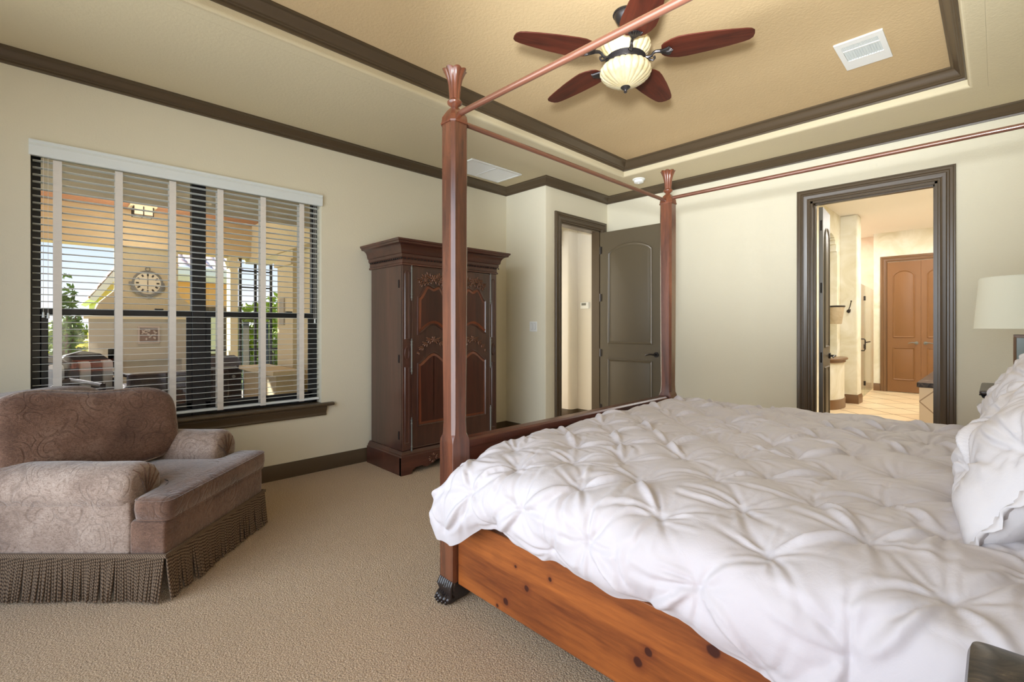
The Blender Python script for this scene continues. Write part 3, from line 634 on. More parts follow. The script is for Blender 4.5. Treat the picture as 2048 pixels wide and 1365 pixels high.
# shower glass door
sg = thing('shower_door', 'frameless clear glass shower door between the pier and the stone wall', 'shower door', (-1.655, 9.94, 0), math.radians(93.2))
MB().box(0, .72, -.005, .005, .03, 2.03).build('glass_pane', 'showerglass', sg)
MB().box(.725, 2.2, -.005, .005, .03, 2.03).build('fixed_pane', 'showerglass', sg)
MB().box(-.004, .004, -.007, .007, .03, 2.03).build('edge_strip', 'iron', sg)
MB().tube([(.06, -.01, 1.07), (.06, -.06, 1.07), (.06, -.075, 1.05), (.06, -.075, .90), (.06, -.06, .87), (.06, -.01, .87)], .010, 8).build('pull_handle', 'iron', sg)
for z in (.25, .92, 1.80): MB().box(.70, .75, -.014, .014, z-.04, z+.04).build('clamp', 'iron', sg)
MB().box(.75, 1.3, -.03, -.012, .985, 1.005).build('towel_bar', 'iron', sg)
# closet double doors
cw = lambda a, z, q: (a, BY1-q, z)
casing('trim_10', -1.525, -.50, 2.56, cw, 'bathtrim', 'brown casing around the closet doors')
for nme, x0, sgn, lab in (('door_4', -1.523, 1, 'left closet door of the brown pair in the bathroom'), ('door_5', -1.015, 1, 'right closet door of the brown pair in the bathroom')):
    d = sempty(nme, lab); d.location = (x0, BY1-.002, 0)
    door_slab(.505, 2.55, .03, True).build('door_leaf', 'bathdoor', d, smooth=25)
    lx = .44 if nme == 'door_4' else .065
    lever(d, lx, -.03, .97, -1, -1 if nme == 'door_4' else 1, 'pewter')
# tub surround
tb = thing('tub_surround', 'tiled tub surround with dark stone deck just inside the bathroom', 'tub', (-.615, 7.0, 0))
MB().box(0, 2.2, 0, 2.4, 0, .60).build('tile_front', 'tubtile', tb, smooth=0)
MB().box(-.02, 2.2, -.02, .30, .60, .655).box(-.02, .12, .30, 2.4, .60, .655).box(1.9, 2.2, .30, 2.4, .60, .655).build('stone_deck', 'marble', tb, bevel=.008)
# bathroom ceiling vents
def register(name, label, cx, cy, z, lx, ly, slat_axis='X', n=14, grp=None, partial=True):
    v = thing(name, label, 'air vent', (cx, cy, z), 0, grp)
    f = .10 if lx > .3 else .045
    f = .045
    MB().box(-lx/2, lx/2, -ly/2, -ly/2+f, -.012, 0).box(-lx/2, lx/2, ly/2-f, ly/2, -.012, 0).box(-lx/2, -lx/2+f, -ly/2+f, ly/2-f, -.012, 0).box(lx/2-f, lx/2, -ly/2+f, ly/2-f, -.012, 0).build('frame', 'white', v, smooth=0)
    MB().box(-lx/2+f, lx/2-f, -ly/2+f, ly/2-f, -.0015, -.0005).build('duct_shade_sheet', 'dark', v)  # flat dark sheet painted as the shade behind the louvers
    s_ = MB()
    for i in range(n):
        q = (i+.5)/n
        if slat_axis == 'X':
            y = -ly/2+f+(ly-2*f)*q; s_.prism([(y-.011, -.004), (y+.003, -.011), (y+.005, -.010), (y-.009, -.003)], -lx/2+f, lx/2-f, lambda p, r, a: (a, p, r))
        else:
            x = -lx/2+f+(lx-2*f)*q; s_.prism([(x-.011, -.004), (x+.003, -.011), (x+.005, -.010), (x-.009, -.003)], -ly/2+f, ly/2-f, lambda p, r, a: (p, a, r))
    s_.build('louvers', 'white', v, smooth=0)
    return v
register('air_vent', 'left of the two ceiling vents in the bathroom', -1.22, 8.15, BZ, .34, .18, 'Y', 12)
register('air_vent', 'right of the two ceiling vents in the bathroom', -.82, 8.42, BZ, .30, .16, 'Y', 12)

# ------------------------------------------------------------------ bedroom ceiling fittings
v1 = thing('air_vent', 'white louvered supply vent on the raised tan tray ceiling', 'air vent', (-.62, 3.86, ZT))
lx, ly = .255, .41; xa_, xb_ = -lx/2+.030, lx/2-.030; y0_ = -ly/2
MB().box(-lx/2, lx/2, y0_, y0_+.055, -.010, 0).box(-lx/2, lx/2, y0_+.275, ly/2, -.010, 0).box(-lx/2, xa_, y0_+.055, y0_+.275, -.010, 0).box(xb_, lx/2, y0_+.055, y0_+.275, -.010, 0).box(xa_, xb_, y0_+.118, y0_+.132, -.010, 0).build('frame', 'white', v1, smooth=0)
MB().box(xa_, xb_, y0_+.055, y0_+.275, -.0005, 0).build('duct_shade_sheet', 'dark', v1)  # thin dark sheet stands for the unlit duct
s_ = MB()
for i in range(14):
    x = xa_+(xb_-xa_)*(i+.55)/14; s_.prism([(x-.006, -.0095), (x-.0045, -.0100), (x+.0075, -.0012), (x+.006, -.0008)], y0_+.133, y0_+.274, lambda p, r, a: (p, a, r))
s_.build('louvers', 'blind', v1, smooth=0)
s_ = MB()
for i in range(30):
    x = xa_+(xb_-xa_)*(i+.5)/30; s_.box(x-.0028, x+.0028, y0_+.056, y0_+.117, -.008, -.003)
s_.build('side_louvers', 'blind', v1, smooth=0)
v2 = thing('return_grille', 'flat pale return air grille on the lower ceiling above the armoire', 'air vent', (-3.85, 3.375, ZC))
MB().box(-.195, .195, -.355, -.33, -.014, 0).box(-.195, .195, .33, .355, -.014, 0).box(-.195, -.17, -.33, .33, -.014, 0).box(.17, .195, -.33, .33, -.014, 0).build('frame', 'white', v2, bevel=.004)
MB().box(-.17, .17, -.33, .33, -.006, -.001).build('backing', 'white', v2, smooth=0)
s_ = MB()
for i in range(26):
    x = -.165+i*.0132; s_.prism([(x-.003, -.010), (x+.006, -.006), (x+.006, -.005), (x-.003, -.009)], -.33, .33, lambda p, r, a: (p, a, r))
s_.box(-.17, .17, -.004, .004, -.0125, -.006)
s_.build('louvers', 'white', v2, smooth=0)
sd = thing('smoke_detector', 'round white smoke detector on the lower ceiling by the tray corner', 'smoke detector', (-2.853, 4.81, ZC))
MB().lathe([(.001, 0), (.07, 0), (.07, -.010), (.062, -.016), (.056, -.016), (.052, -.040), (.040, -.046), (.001, -.047)], 28).build('housing', 'white', sd, smooth=40)
MB().lathe([(.001, -.046), (.012, -.046), (.012, -.050), (.001, -.050)], 14).build('test_button', 'white', sd)

# ---- ceiling fan
C0 = Vector((-1.514, 2.405, ZT)); H0 = Vector((-1.514, 2.405, 2.85))
fan = thing('ceiling_fan', 'five blade ceiling fan with ribbed cream glass bowl and dark bronze fittings', 'ceiling fan', (C0.x, C0.y, C0.z))
ax = (H0-C0); L = ax.length; tiltR = Vector((0, 0, -1)).rotation_difference(ax.normalized()).to_matrix().to_4x4()
def F(): m_ = MB(); m_.T = tiltR; return m_
F().lathe([(.001, 0), (.062, 0), (.070, -.004), (.072, -.012), (.066, -.016), (.066, -.020), (.060, -.034), (.048, -.056), (.030, -.072), (.022, -.076), (.001, -.076)], 32).build('canopy', 'bronze', fan, smooth=50)
bd = F()
for i in range(30): a = 2*PI*i/30; bd.ell((.069*math.cos(a), .069*math.sin(a), -.012), (.0045, .0045, .0045), 6, 4)
bd.build('canopy_beading', 'bronze', fan)
F().cyl((0, 0, -.07), (0, 0, -.14), .013, 14).build('downrod', 'bronze', fan)
hz = -L   # blade plane
F().lathe([(.016, hz+.125), (.05, hz+.120), (.095, hz+.108), (.132, hz+.082), (.142, hz+.050), (.128, hz+.02), (.112, hz+.005), (.108, hz-.010), (.05, hz-.01)], 176, lobes=22, amp=.055).build('upper_glass', 'alabaster', fan, smooth=60)
br_ = F()
for k in range(5): br_.lathe([(.09, hz-.006-k*.0075), (.112, hz-.007-k*.0075), (.115, hz-.010-k*.0075), (.112, hz-.0135-k*.0075), (.09, hz-.0135-k*.0075)], 40)
br_.build('motor_band', 'bronze', fan, smooth=40)
zb = hz-.043
F().lathe([(.09, zb+0.0050), (.105, zb), (.128, zb-0.0134), (.143, zb-0.0336), (.142, zb-0.0571), (.126, zb-0.0806), (.096, zb-0.1025), (.058, zb-0.1210), (.028, zb-0.1310), (.001, zb-0.1344)], 176, lobes=22, amp=.06).build('light_bowl', 'alabaster', fan, smooth=60)
F().lathe([(.001, zb-0.1260), (.026, zb-0.1285), (.028, zb-0.1344), (.020, zb-0.1428), (.010, zb-0.1495), (.008, zb-0.1546), (.011, zb-0.1596), (.006, zb-0.1655), (.001, zb-0.1672)], 20).build('finial', 'bronze', fan, smooth=50)
bl_ = None
prof = [(.20, .040), (.215, .060), (.25, .082), (.29, .095), (.34, .096), (.45, .086), (.56, .070), (.63, .056), (.658, .046), (.674, .028), (.678, .0)]
for k in range(5):
    a = math.radians(26.5+72*k)
    R4 = tiltR @ Matrix.Rotation(a, 4, 'Z') @ Matrix.Translation((0, 0, hz+.004)) @ Matrix.Rotation(math.radians(-3), 4, 'X')
    poly = [(x, -y) for x, y in prof]+[(x, y) for x, y in prof[::-1][1:]]
    m_ = MB(); m_.prism(poly, -.003, .003); bo = m_.build('blade', 'blade', fan, bevel=.0015, smooth=30); bo.matrix_local = R4
    R5 = tiltR @ Matrix.Rotation(a, 4, 'Z') @ Matrix.Translation((0, 0, hz-.004))
    m_ = MB()
    m_.tube([(.105, 0, -.012), (.128, 0, -.020), (.146, 0, -.014), (.155, 0, .0), (.170, 0, .006), (.20, 0, .002)], .008, 8, [.010, .009, .008, .008, .009, .011])
    m_.tube([(.128, 0, -.018), (.138, 0, -.036), (.154, 0, -.042), (.164, 0, -.032), (.160, 0, -.022)], .006, 8, [.008, .007, .006, .006, .008])
    for q in range(-3, 4):
        an = q*.26; m_.tube([(.195, q*.002, .0), (.235, .040*math.sin(an), -.004), (.262-.006*abs(q), .055*math.sin(an), -.003)], .006, 6, [.006, .0075, .004])
    m_.ell((.225, 0, 0), (.034, .022, .007))
    o_ = m_.build('blade_iron', 'bronze', fan); o_.matrix_local = R5

# ------------------------------------------------------------------ armoire
arm = thing('armoire', 'tall carved cherry wood armoire standing in the corner by the window wall', 'armoire', (-4.17, 2.16, 0))
AD, AW, AH = .61, 1.165, 1.845        # depth (x), width (y), height of the body top
MB().box(.02, AD-.045, .035, AW-.035, .20, AH).build('carcass', 'armoire', arm, bevel=.003)
# plinth
pp = [(0, 0), (.0, .150), (-.004, .158), (-.012, .163), (-.014, .175), (-.024, .186), (-.028, .2), (-.06, .2), (-.06, 0)]
m_ = MB().mould([(-o, z) for o, z in pp], [(0, 0), (AD, 0), (AD, AW), (0, AW)], False, XY)
pl = MB()
# side boards and a scalloped front board
for y0, y1 in ((0, .03), (AW-.03, AW)): pl.prism([(0, 0), (AD-.005, 0), (AD-.005, .15), (0, .15)], y0, y1, lambda p, q, r: (p, r, q))
fr = [(0, 0), (.10, 0), (.115, .035), (.15, .050), (.21, .055), (.25, .035), (.30, .045), (.36, .075), (.44, .085), (.50, .072), (AW/2, .05)]
fr = fr+[(AW-y, z) for y, z in fr[::-1][1:]]+[(AW, .15), (0, .15)]
pl.prism(fr, AD-.03, AD, lambda p, q, r: (r, p, q))
pl.mould([(0, .15), (.0, .156), (.007, .160), (.010, .166), (.010, .174), (.020, .184), (.028, .20), (.06, .20), (.06, .15)], [(0, 0), (AD, 0), (AD, AW), (0, AW)], False, XY)
pl.build('plinth', 'armoireh', arm, smooth=30)
# cornice
cr = [(.036, 1.815), (.022, 1.818), (.022, 1.832), (.030, 1.838), (.030, 1.875), (.022, 1.880), (.022, 1.884), (.016, 1.888), (.016, 1.912), (.006, 1.918), (.004, 1.928)]
for i in range(8):
    u = i/7; cr.append((.002-.052*(1-math.cos(u*PI/2)), 1.932+.060*math.sin(u*PI/2)))
cr += [(-.054, 1.994), (-.058, 2.002), (-.058, 2.008), (-.066, 2.012), (-.070, 2.022), (-.070, 2.030), (.12, 2.030), (.12, 1.815)]
co = MB().mould(cr, [(0, 0), (AD, 0), (AD, AW), (0, AW)], False, XY)
co.box(.0, AD+.0, .05, AW-.05, 2.0, 2.028)
co.build('cornice', 'armoireh', arm, smooth=30)
dn = MB(); n = 34
for i in range(n):
    y = .0+(AW-.0)*(i+.5)/n; dn.prism([(y-.008, 1.868), (y+.008, 1.868), (y, 1.882)], AD-.024, AD-.016, lambda p, q, r: (r, p, q))
for i in range(18):
    x = .02+(AD-.04)*(i+.5)/18; dn.prism([(x-.008, 1.868), (x+.008, 1.868), (x, 1.882)], .016, .024, lambda p, q, r: (p, r, q))
dn.build('dentil_trim', 'dark', arm, smooth=0)
# corner stiles with inset flute and oval
xf = AD-.045
for s, y0 in ((1, .035), (-1, AW-.035-.085)):
    st = MB().box(xf-.01, xf+.012, y0, y0+.085, .205, 1.815)
    st.mould([(0, 0), (.004, .005), (.010, .002), (.010, -.004), (0, -.004)], arch_outline(y0+.018, y0+.067, .26, .93, .0), True, lambda a, z, q: (xf+.012+q, a, z))
    st.mould([(0, 0), (.004, .005), (.010, .002), (.010, -.004), (0, -.004)], arch_outline(y0+.018, y0+.067, 1.17, 1.77, .03), True, lambda a, z, q: (xf+.012+q, a, z))
    ov = [(y0+.0425+.026*math.cos(a), 1.05+.062*math.sin(a)) for a in [2*PI*i/24 for i in range(24)]]
    st.mould([(0, 0), (.003, .007), (.008, .007), (.011, 0), (.011, -.004), (0, -.004)], ov, True, lambda a, z, q: (xf+.012+q, a, z))
    st.build('corner_stile', 'armoire', arm, smooth=30)
def leafy(bb, c, u, v, n, pts, seed):
    """carved leaves and blossoms: c origin, u,v in-plane axes, n outward"""
    rnd = random.Random(seed); u, v, n = Vector(u), Vector(v), Vector(n)
    for (a, b, r, ang) in pts:
        p = Vector(c)+u*a+v*b+n*.003
        for q in range(3):
            an = ang+(q-1)*.75+rnd.uniform(-.15, .15); d = u*math.cos(an)+v*math.sin(an); e_ = n.cross(d)
            Rm = Matrix((d, e_, n)).transposed()
            bb.ell(tuple(p+d*r*.8), (r*.75, r*.26, .0065), 8, 5, Rm)
            bb.ell(tuple(p+d*r*.8+n*.004), (r*.6, r*.07, .006), 6, 4, Rm)
def blossom(bb, c, u, v, n, r):
    u, v, n = Vector(u), Vector(v), Vector(n)
    for q in range(6):
        an = q*PI/3; d = u*math.cos(an)+v*math.sin(an); Rm = Matrix((d, n.cross(d), n)).transposed()
        bb.ell(tuple(Vector(c)+d*r*.6+n*.005), (r*.5, r*.30, .009), 8, 5, Rm)
    bb.ell(tuple(Vector(c)+n*.009), (r*.28,)*3, 8, 5)
dw = (AW-2*.12)/2
for s in (0, 1):
    y0 = .12+s*dw+.002; y1 = .12+(s+1)*dw-.002; ym = (y0+y1)/2; hw = (y1-y0)/2-.062
    dr = MB().box(xf-.012, xf+.014, y0, y1, .21, 1.812)
    dr.mould([(0, 0), (.0, .005), (.006, .007), (.012, .002), (.012, -.004), (0, -.004)], [(y0, .21), (y1, .21), (y1, 1.812), (y0, 1.812)], True, lambda a, z, q: (xf+.010+q, a, z))
    dro = dr.build('door', 'armoire', arm, smooth=30)
    # upper panel outline with a cartouche head and an ogee foot; lower panel with an arched head
    def up_head(t_):   # t in -1..1
        a = abs(t_)
        q_ = min(1, (1-a)/.62); return 1.540+.118*(q_*q_*(3-2*q_))-.022*math.exp(-(a/.17)**2)
    up = [(ym-hw, 1.215)]
    up += [(ym-hw+2*hw*i/20, 1.215+.085*math.sin(PI*i/20)**1.6) for i in range(1, 20)]
    up += [(ym+hw, 1.215)]+[(ym+hw-2*hw*i/24, up_head(1-2*i/24)) for i in range(25)]
    lo = [(ym-hw, .40), (ym+hw, .40)]+[(ym+hw-2*hw*i/24, .955+.095*math.sin(PI*i/24)**1.5) for i in range(25)]
    for out in (up, lo):
        MB().mould([(-.006, 0), (-.004, .009), (.004, .010), (.010, .004), (.014, -.002), (-.006, -.002)], out, True, lambda a, z, q: (xf+.014+q, a, z)).build('panel_moulding', 'armoire', dro, smooth=30)
        i0 = MB().mould([(.012, 0)], out, True, lambda a, z, q: (a, z, 0)).v; i1 = MB().mould([(.034, 0)], out, True, lambda a, z, q: (a, z, 0)).v; n = len(i0)
        MB().add([(xf+.015, p[0], p[1]) for p in i0]+[(xf+.021, p[0], p[1]) for p in i1], [(i, (i+1) % n, n+(i+1) % n, n+i) for i in range(n)]).build('panel_bevel', 'armbevel', dro, smooth=0)
        pts_ = [(p[0], p[1]) for p in i1]; ya, yb_ = min(p[0] for p in pts_)+1e-4, max(p[0] for p in pts_)-1e-4; nn_ = 40; col_ = []
        for q in range(nn_+1):
            yq = ya+(yb_-ya)*q/nn_; zz_ = []
            for k_ in range(n):
                p_, r_ = pts_[k_], pts_[(k_+1) % n]
                if (p_[0]-yq)*(r_[0]-yq) < 0: zz_.append(p_[1]+(r_[1]-p_[1])*(yq-p_[0])/(r_[0]-p_[0]))
            col_.append((yq, min(zz_), max(zz_)))
        MB().add([(xf+.021, c[0], c[1]) for c in col_]+[(xf+.021, c[0], c[2]) for c in col_], [(k_, k_+1, nn_+2+k_, nn_+1+k_) for k_ in range(nn_)]).build('panel_field', 'armpanel', dro, smooth=0)
    cv = MB(); U, V, N = (0, 1, 0), (0, 0, 1), (1, 0, 0); xs = xf+.014
    pts = []
    for sg_ in (-1, 1):
        for i in range(6):
            q = i/5; pts.append((sg_*(.03+.115*q), .012-.040*q*q+(.012 if i % 2 else -.006), .030-.010*q, (0 if sg_ > 0 else PI)+sg_*(.5-.9*q)))
        for i in range(4): pts.append((sg_*(.02+.10*i/3), -.020-.03*i/3, .022, (0 if sg_ > 0 else PI)-sg_*.5))
    leafy(cv, (xs, ym, 1.715), U, V, N, pts, 3); blossom(cv, (xs, ym, 1.72), U, V, N, .034)
    for sg_ in (-1, 1): blossom(cv, (xs, ym+sg_*.085, 1.70), U, V, N, .020)
    cv.build('carving', 'carve', dro, smooth=60); cv = MB()
    pts = []
    for sg_ in (-1, 1):
        for i in range(7):
            q = i/6; pts.append((sg_*(.02+.135*q), .03-.10*q**1.3+(.010 if i % 2 else -.008), .028-.010*q, (0 if sg_ > 0 else PI)-sg_*(.3+.5*q)))
    leafy(cv, (xs, ym, 1.135), U, V, N, pts, 4); blossom(cv, (xs, ym, 1.165), U, V, N, .030)
    cv.build('carving', 'carve', dro, smooth=60)
    yy = y0-.002 if s == 0 else y1+.002
    for z in (.33, 1.02, 1.665):
        hh_ = MB().cyl((xf+.020, yy, z-.13), (xf+.020, yy, z+.13), .0065, 10)
        for zz in (z-.13, z-.10, z+.10, z+.13): hh_.ell((xf+.020, yy, zz), (.0095, .0095, .009), 10, 6)
        hh_.ell((xf+.020, yy, z+.145), (.005, .005, .014), 8, 6).ell((xf+.020, yy, z-.145), (.005, .005, .014), 8, 6)
        hh_.build('hinge', 'pewter', dro)
    MB().ell((xf+.024, (y1-.03) if s == 0 else (y0+.03), 1.0), (.010, .012, .020)).build('key_plate', 'pewter', dro)
for z in (.33, 1.0, 1.655): MB().box(AD-.10, AD-.088, .030, .036, z-.035, z+.035).build('side_latch', 'dark', arm)
cv = MB(); leafy(cv, (AD, .33, .10), (0, 1, 0), (0, 0, 1), (1, 0, 0), [(-.02, 0, .022, PI), (.02, 0, .022, 0), (0, .015, .020, PI/2), (0, -.015, .02, -PI/2)], 6)
cv.build('plinth_carving', 'carve', arm, smooth=60); cv = MB()
leafy(cv, (AD, AW-.33, .10), (0, 1, 0), (0, 0, 1), (1, 0, 0), [(-.02, 0, .022, PI), (.02, 0, .022, 0), (0, .015, .020, PI/2), (0, -.015, .02, -PI/2)], 6)
cv.build('plinth_carving', 'carve', arm, smooth=60)

# ---- pinch pleats of the duvet: a small cloth relaxation, gathered at staggered points
def pleat_relief():
    rng = np.random.default_rng(7); h = .010; NX, NY = 252, 326
    U, V = np.meshgrid(np.arange(NX)*h, np.arange(NY)*h)
    pins = []; j = 0; y = .13; a = .375
    while y < NY*h-.05:
        x = .10+(a/2 if j % 2 else 0)
        while x < NX*h-.05:
            pins.append((x+rng.normal(0, .015), y+rng.normal(0, .015))); x += a
        y += a/2; j += 1
    fl = np.ones_like(U); gid = []; gi = []; gj = []; off = []
    for k, (x, y) in enumerate(pins):
        d2 = (U-x)**2+(V-y)**2; fl *= 1-np.exp(-d2/.095**2)
        q = np.nonzero(d2 < .046**2); gi.append(q[0]); gj.append(q[1]); gid.append(np.full(len(q[0]), k)); off.append(np.stack([U[q]-x, V[q]-y], -1))
    gid = np.concatenate(gid); gi = np.concatenate(gi); gj = np.concatenate(gj); off = np.concatenate(off)
    ng = len(pins); cnt = np.bincount(gid, minlength=ng)
    def low(sc, amp):
        n = rng.normal(size=(int(NY*h/sc)+3, int(NX*h/sc)+3)); yy = np.arange(NY)*h/sc; xx = np.arange(NX)*h/sc
        y0 = yy.astype(int); x0 = xx.astype(int); fy = (yy-y0)[:, None]; fx = (xx-x0)[None]; fy = fy*fy*(3-2*fy); fx = fx*fx*(3-2*fx)
        return ((n[y0][:, x0]*(1-fx)+n[y0][:, x0+1]*fx)*(1-fy)+(n[y0+1][:, x0]*(1-fx)+n[y0+1][:, x0+1]*fx)*fy)*amp
    fl = (.048*fl-.028+low(.25, .006)).astype(np.float32)
    P = np.stack([U, V, fl+low(.04, .003)+low(.16, .010)+.010], -1).astype(np.float32)
    vel = np.zeros_like(P)
    def con(A, B, L, k):
        d = B-A; l = np.sqrt(np.einsum('ijk,ijk->ij', d, d))+1e-9
        d *= (np.float32(k*.5)*(l-np.float32(L))/l)[..., None]; A += d; B -= d
    N = 420
    for it in range(N):
        vel *= .93; vel[..., 2] -= .00022; Q = P+vel; f = min(1, it/(N*.5)); sc = .10+(1-f)*.9
        for sub in range(4):
            for s in (0, 1):
                con(Q[:, s:-1:2], Q[:, s+1::2], h, 1.0); con(Q[s:-1:2], Q[s+1::2], h, 1.0)
            con(Q[:-1, :-1], Q[1:, 1:], h*1.41421356, .18); con(Q[:-1, 1:], Q[1:, :-1], h*1.41421356, .18)
            if sub < 3:
                for st, kk in ((2, .12), (4, .07), (6, .02)):
                    con(Q[:, :-st], Q[:, st:], h*st, kk); con(Q[:-st], Q[st:], h*st, kk)
            cx = np.stack([np.bincount(gid, Q[gi, gj, k], minlength=ng)/cnt for k in range(3)], -1)
            tx = cx[gid]; tx[:, :2] += off*sc; tx[:, 2] = tx[:, 2]*.7+.3*(fl[gi, gj]+.004)
            Q[gi, gj] += (tx-Q[gi, gj])*.6*(.3+.7*f)
            Q[..., 2] = np.maximum(Q[..., 2], fl)
        vel = np.clip(Q-P, -.004, .004); P = Q
    # height field on a regular grid
    k = 3; Hh, Ww = P.shape[:2]; yi = np.linspace(0, Hh-1, Hh*k); xi = np.linspace(0, Ww-1, Ww*k)
    y0 = np.minimum(yi.astype(int), Hh-2); x0 = np.minimum(xi.astype(int), Ww-2); fy = (yi-y0)[:, None, None]; fx = (xi-x0)[None, :, None]
    R = (P[y0][:, x0]*(1-fx)+P[y0][:, x0+1]*fx)*(1-fy)+(P[y0+1][:, x0]*(1-fx)+P[y0+1][:, x0+1]*fx)*fy
    xa, xb = np.median(P[:, 0, 0]), np.median(P[:, -1, 0]); ya, yb = np.median(P[0, :, 1]), np.median(P[-1, :, 1])
    GW, GH = 252, 330
    ix = np.rint((R[..., 0]-xa)/(xb-xa)*(GW-1)).astype(int).ravel(); iy = np.rint((R[..., 1]-ya)/(yb-ya)*(GH-1)).astype(int).ravel(); z = R[..., 2].ravel()
    m = (ix >= 0) & (ix < GW) & (iy >= 0) & (iy < GH); G = np.full(GW*GH, -9.0); np.maximum.at(G, iy[m]*GW+ix[m], z[m]); G = G.reshape(GH, GW)
    for _ in range(60):
        bad = G < -1
        if not bad.any(): break
        pad = np.pad(G, 1, constant_values=-9.0); nb = np.stack([pad[a_:a_+GH, b_:b_+GW] for a_ in range(3) for b_ in range(3)]); ok = nb > -1
        G = np.where(bad & ok.any(0), np.where(ok, nb, 0).sum(0)/np.maximum(ok.sum(0), 1), G)
    # soft creases fanning out from every gather
    gx, gy = np.meshgrid(np.arange(GW)*(xb-xa)/(GW-1), np.arange(GH)*(yb-ya)/(GH-1)); G = np.where(G > .030, .030+(G-.030)*.35, G)
    for c in cx:
        X, Y_ = gx-(c[0]-xa), gy-(c[1]-ya); r = np.hypot(X, Y_); m = r < .20
        x_, y_, r_ = X[m], Y_[m], r[m]; add = np.zeros_like(r_); n = rng.integers(5, 8); a0 = rng.uniform(0, 6.28)
        for q in range(n):
            an = a0+q*6.283/n+rng.uniform(-.3, .3); bend = rng.uniform(-3.5, 3.5); L = rng.uniform(.03, .065)
            u = x_*np.cos(an)+y_*np.sin(an); v = -x_*np.sin(an)+y_*np.cos(an)+bend*u*u; w = .0035+.070*np.abs(u)
            add += np.where(u > 0, (-.50*np.exp(-(v/w)**2)+.42*np.exp(-((v-1.7*w)/(w*1.2))**2)+.25*np.exp(-((v+1.7*w)/(w*1.2))**2))*u*np.exp(-u/L), 0)
        G[m] += add*.9-.014*np.exp(-(r_/.014)**2)
    return np.clip(G, -.06, .07)
# ------------------------------------------------------------------ bed
PX0, PX1, PY0, PY1 = -1.805, .40, 1.385, 3.475
bed = thing('canopy_bed', 'tall four poster pine canopy bed with copper brown rods', 'bed', ((PX0+PX1)/2, (PY0+PY1)/2, 0))
ox, oy = bed.location.x, bed.location.y
def octo(hw, c): return [(-hw+c, -hw), (hw-c, -hw), (hw, -hw+c), (hw, hw-c), (hw-c, hw), (-hw+c, hw), (-hw, hw-c), (-hw, -hw+c)]
for (px, py) in ((PX0, PY0), (PX0, PY1), (PX1, PY0), (PX1, PY1)):
    x, y = px-ox, py-oy; T_ = Matrix.Translation((x, y, 0))
    secs = [(.093, .050, .0006), (.735, .050, .0006), (.752, .0495, .004), (.775, .0455, .0125), (.83, .0440, .0145), (.95, .0448, .0145), (1.1, .0462, .0148), (1.5, .0480, .015), (1.9, .0486, .015), (2.236, .0486, .015)]
    rs = [[(p, q, z) for p, q in octo(hw, c)] for z, hw, c in secs]
    m_ = MB(); m_.T = T_; m_.rings(rs); po = m_.build('post', 'post', bed, smooth=20)
    m_ = MB(); m_.T = T_
    rs = [[(p, q, z) for p, q in octo(hw, c)] for z, hw, c in ((2.236, .054, .018), (2.243, .055, .018), (2.245, .052, .017), (2.272, .049, .016), (2.305, .030, .010), (2.318, .018, .007))]
    m_.rings(rs); m_.build('cap', 'finial', po, smooth=25)
    m_ = MB(); m_.T = T_
    m_.lathe([(.001, 2.31), (.016, 2.312), (.015, 2.322), (.026, 2.332), (.034, 2.338), (.036, 2.346), (.030, 2.354), (.026, 2.358)], 28)
    m_.build('collar', 'finial', po, smooth=50)
    m_ = MB(); m_.T = T_; fl = 8
    pf_ = [(.024, 2.355), (.026, 2.39), (.030, 2.43), (.037, 2.46), (.050, 2.485), (.056, 2.492), (.050, 2.494), (.030, 2.484), (.001, 2.478)]
    rs = []
    for r, z in pf_:
        rs.append([(r*(1+.13*(abs(math.sin(fl*a/2))-.6))*math.cos(a), r*(1+.13*(abs(math.sin(fl*a/2))-.6))*math.sin(a), z+(.006*abs(math.sin(fl*a/2)) if r > .045 else 0)) for a in [2*PI*i/96 for i in range(96)]])
    m_.rings(rs); m_.build('finial', 'finial', po, smooth=60)
    # lion paw foot
    m_ = MB(); m_.T = T_
    m_.superell((0, .006, .055), (.052, .060, .056), .55, .5, 28, 16, lambda a, b, c: (a*(1+.25*(-c)/.056*.5), b*(1+.2*(-c)/.056), c))
    for q in range(-2, 3): m_.ell((q*.020, -.052-.006*(2-abs(q)), .020), (.014, .030, .020), 10, 7)
    for q in range(-2, 3): m_.ell((q*.020, -.078-.006*(2-abs(q)), .014), (.006, .012, .010), 8, 5)
    for q in range(7):
        u = q/6-.5; m_.tube([(u*.085, -.046, .098), (u*.09, -.060, .072), (u*.075+.006, -.056, .048), (u*.10, -.064, .026)], .009, 7, [.008, .010, .009, .005])
    m_.build('paw_foot', 'paw', po, smooth=60)
# rails
def lb2(x0, x1, y0, y1, z0, z1): return MB().box(x0-ox, x1-ox, y0-oy, y1-oy, z0, z1)
for y in (PY0-.024, PY1-.010): lb2(PX0+.056, PX1-.05, y, y+.034, .086, .402).build('side_rail', 'rail', bed, bevel=.004)
lb2(PX0+.049, PX0+.0575, PY0-.012, PY0+.02, .10, .40).build('rail_bracket', 'dark', bed)
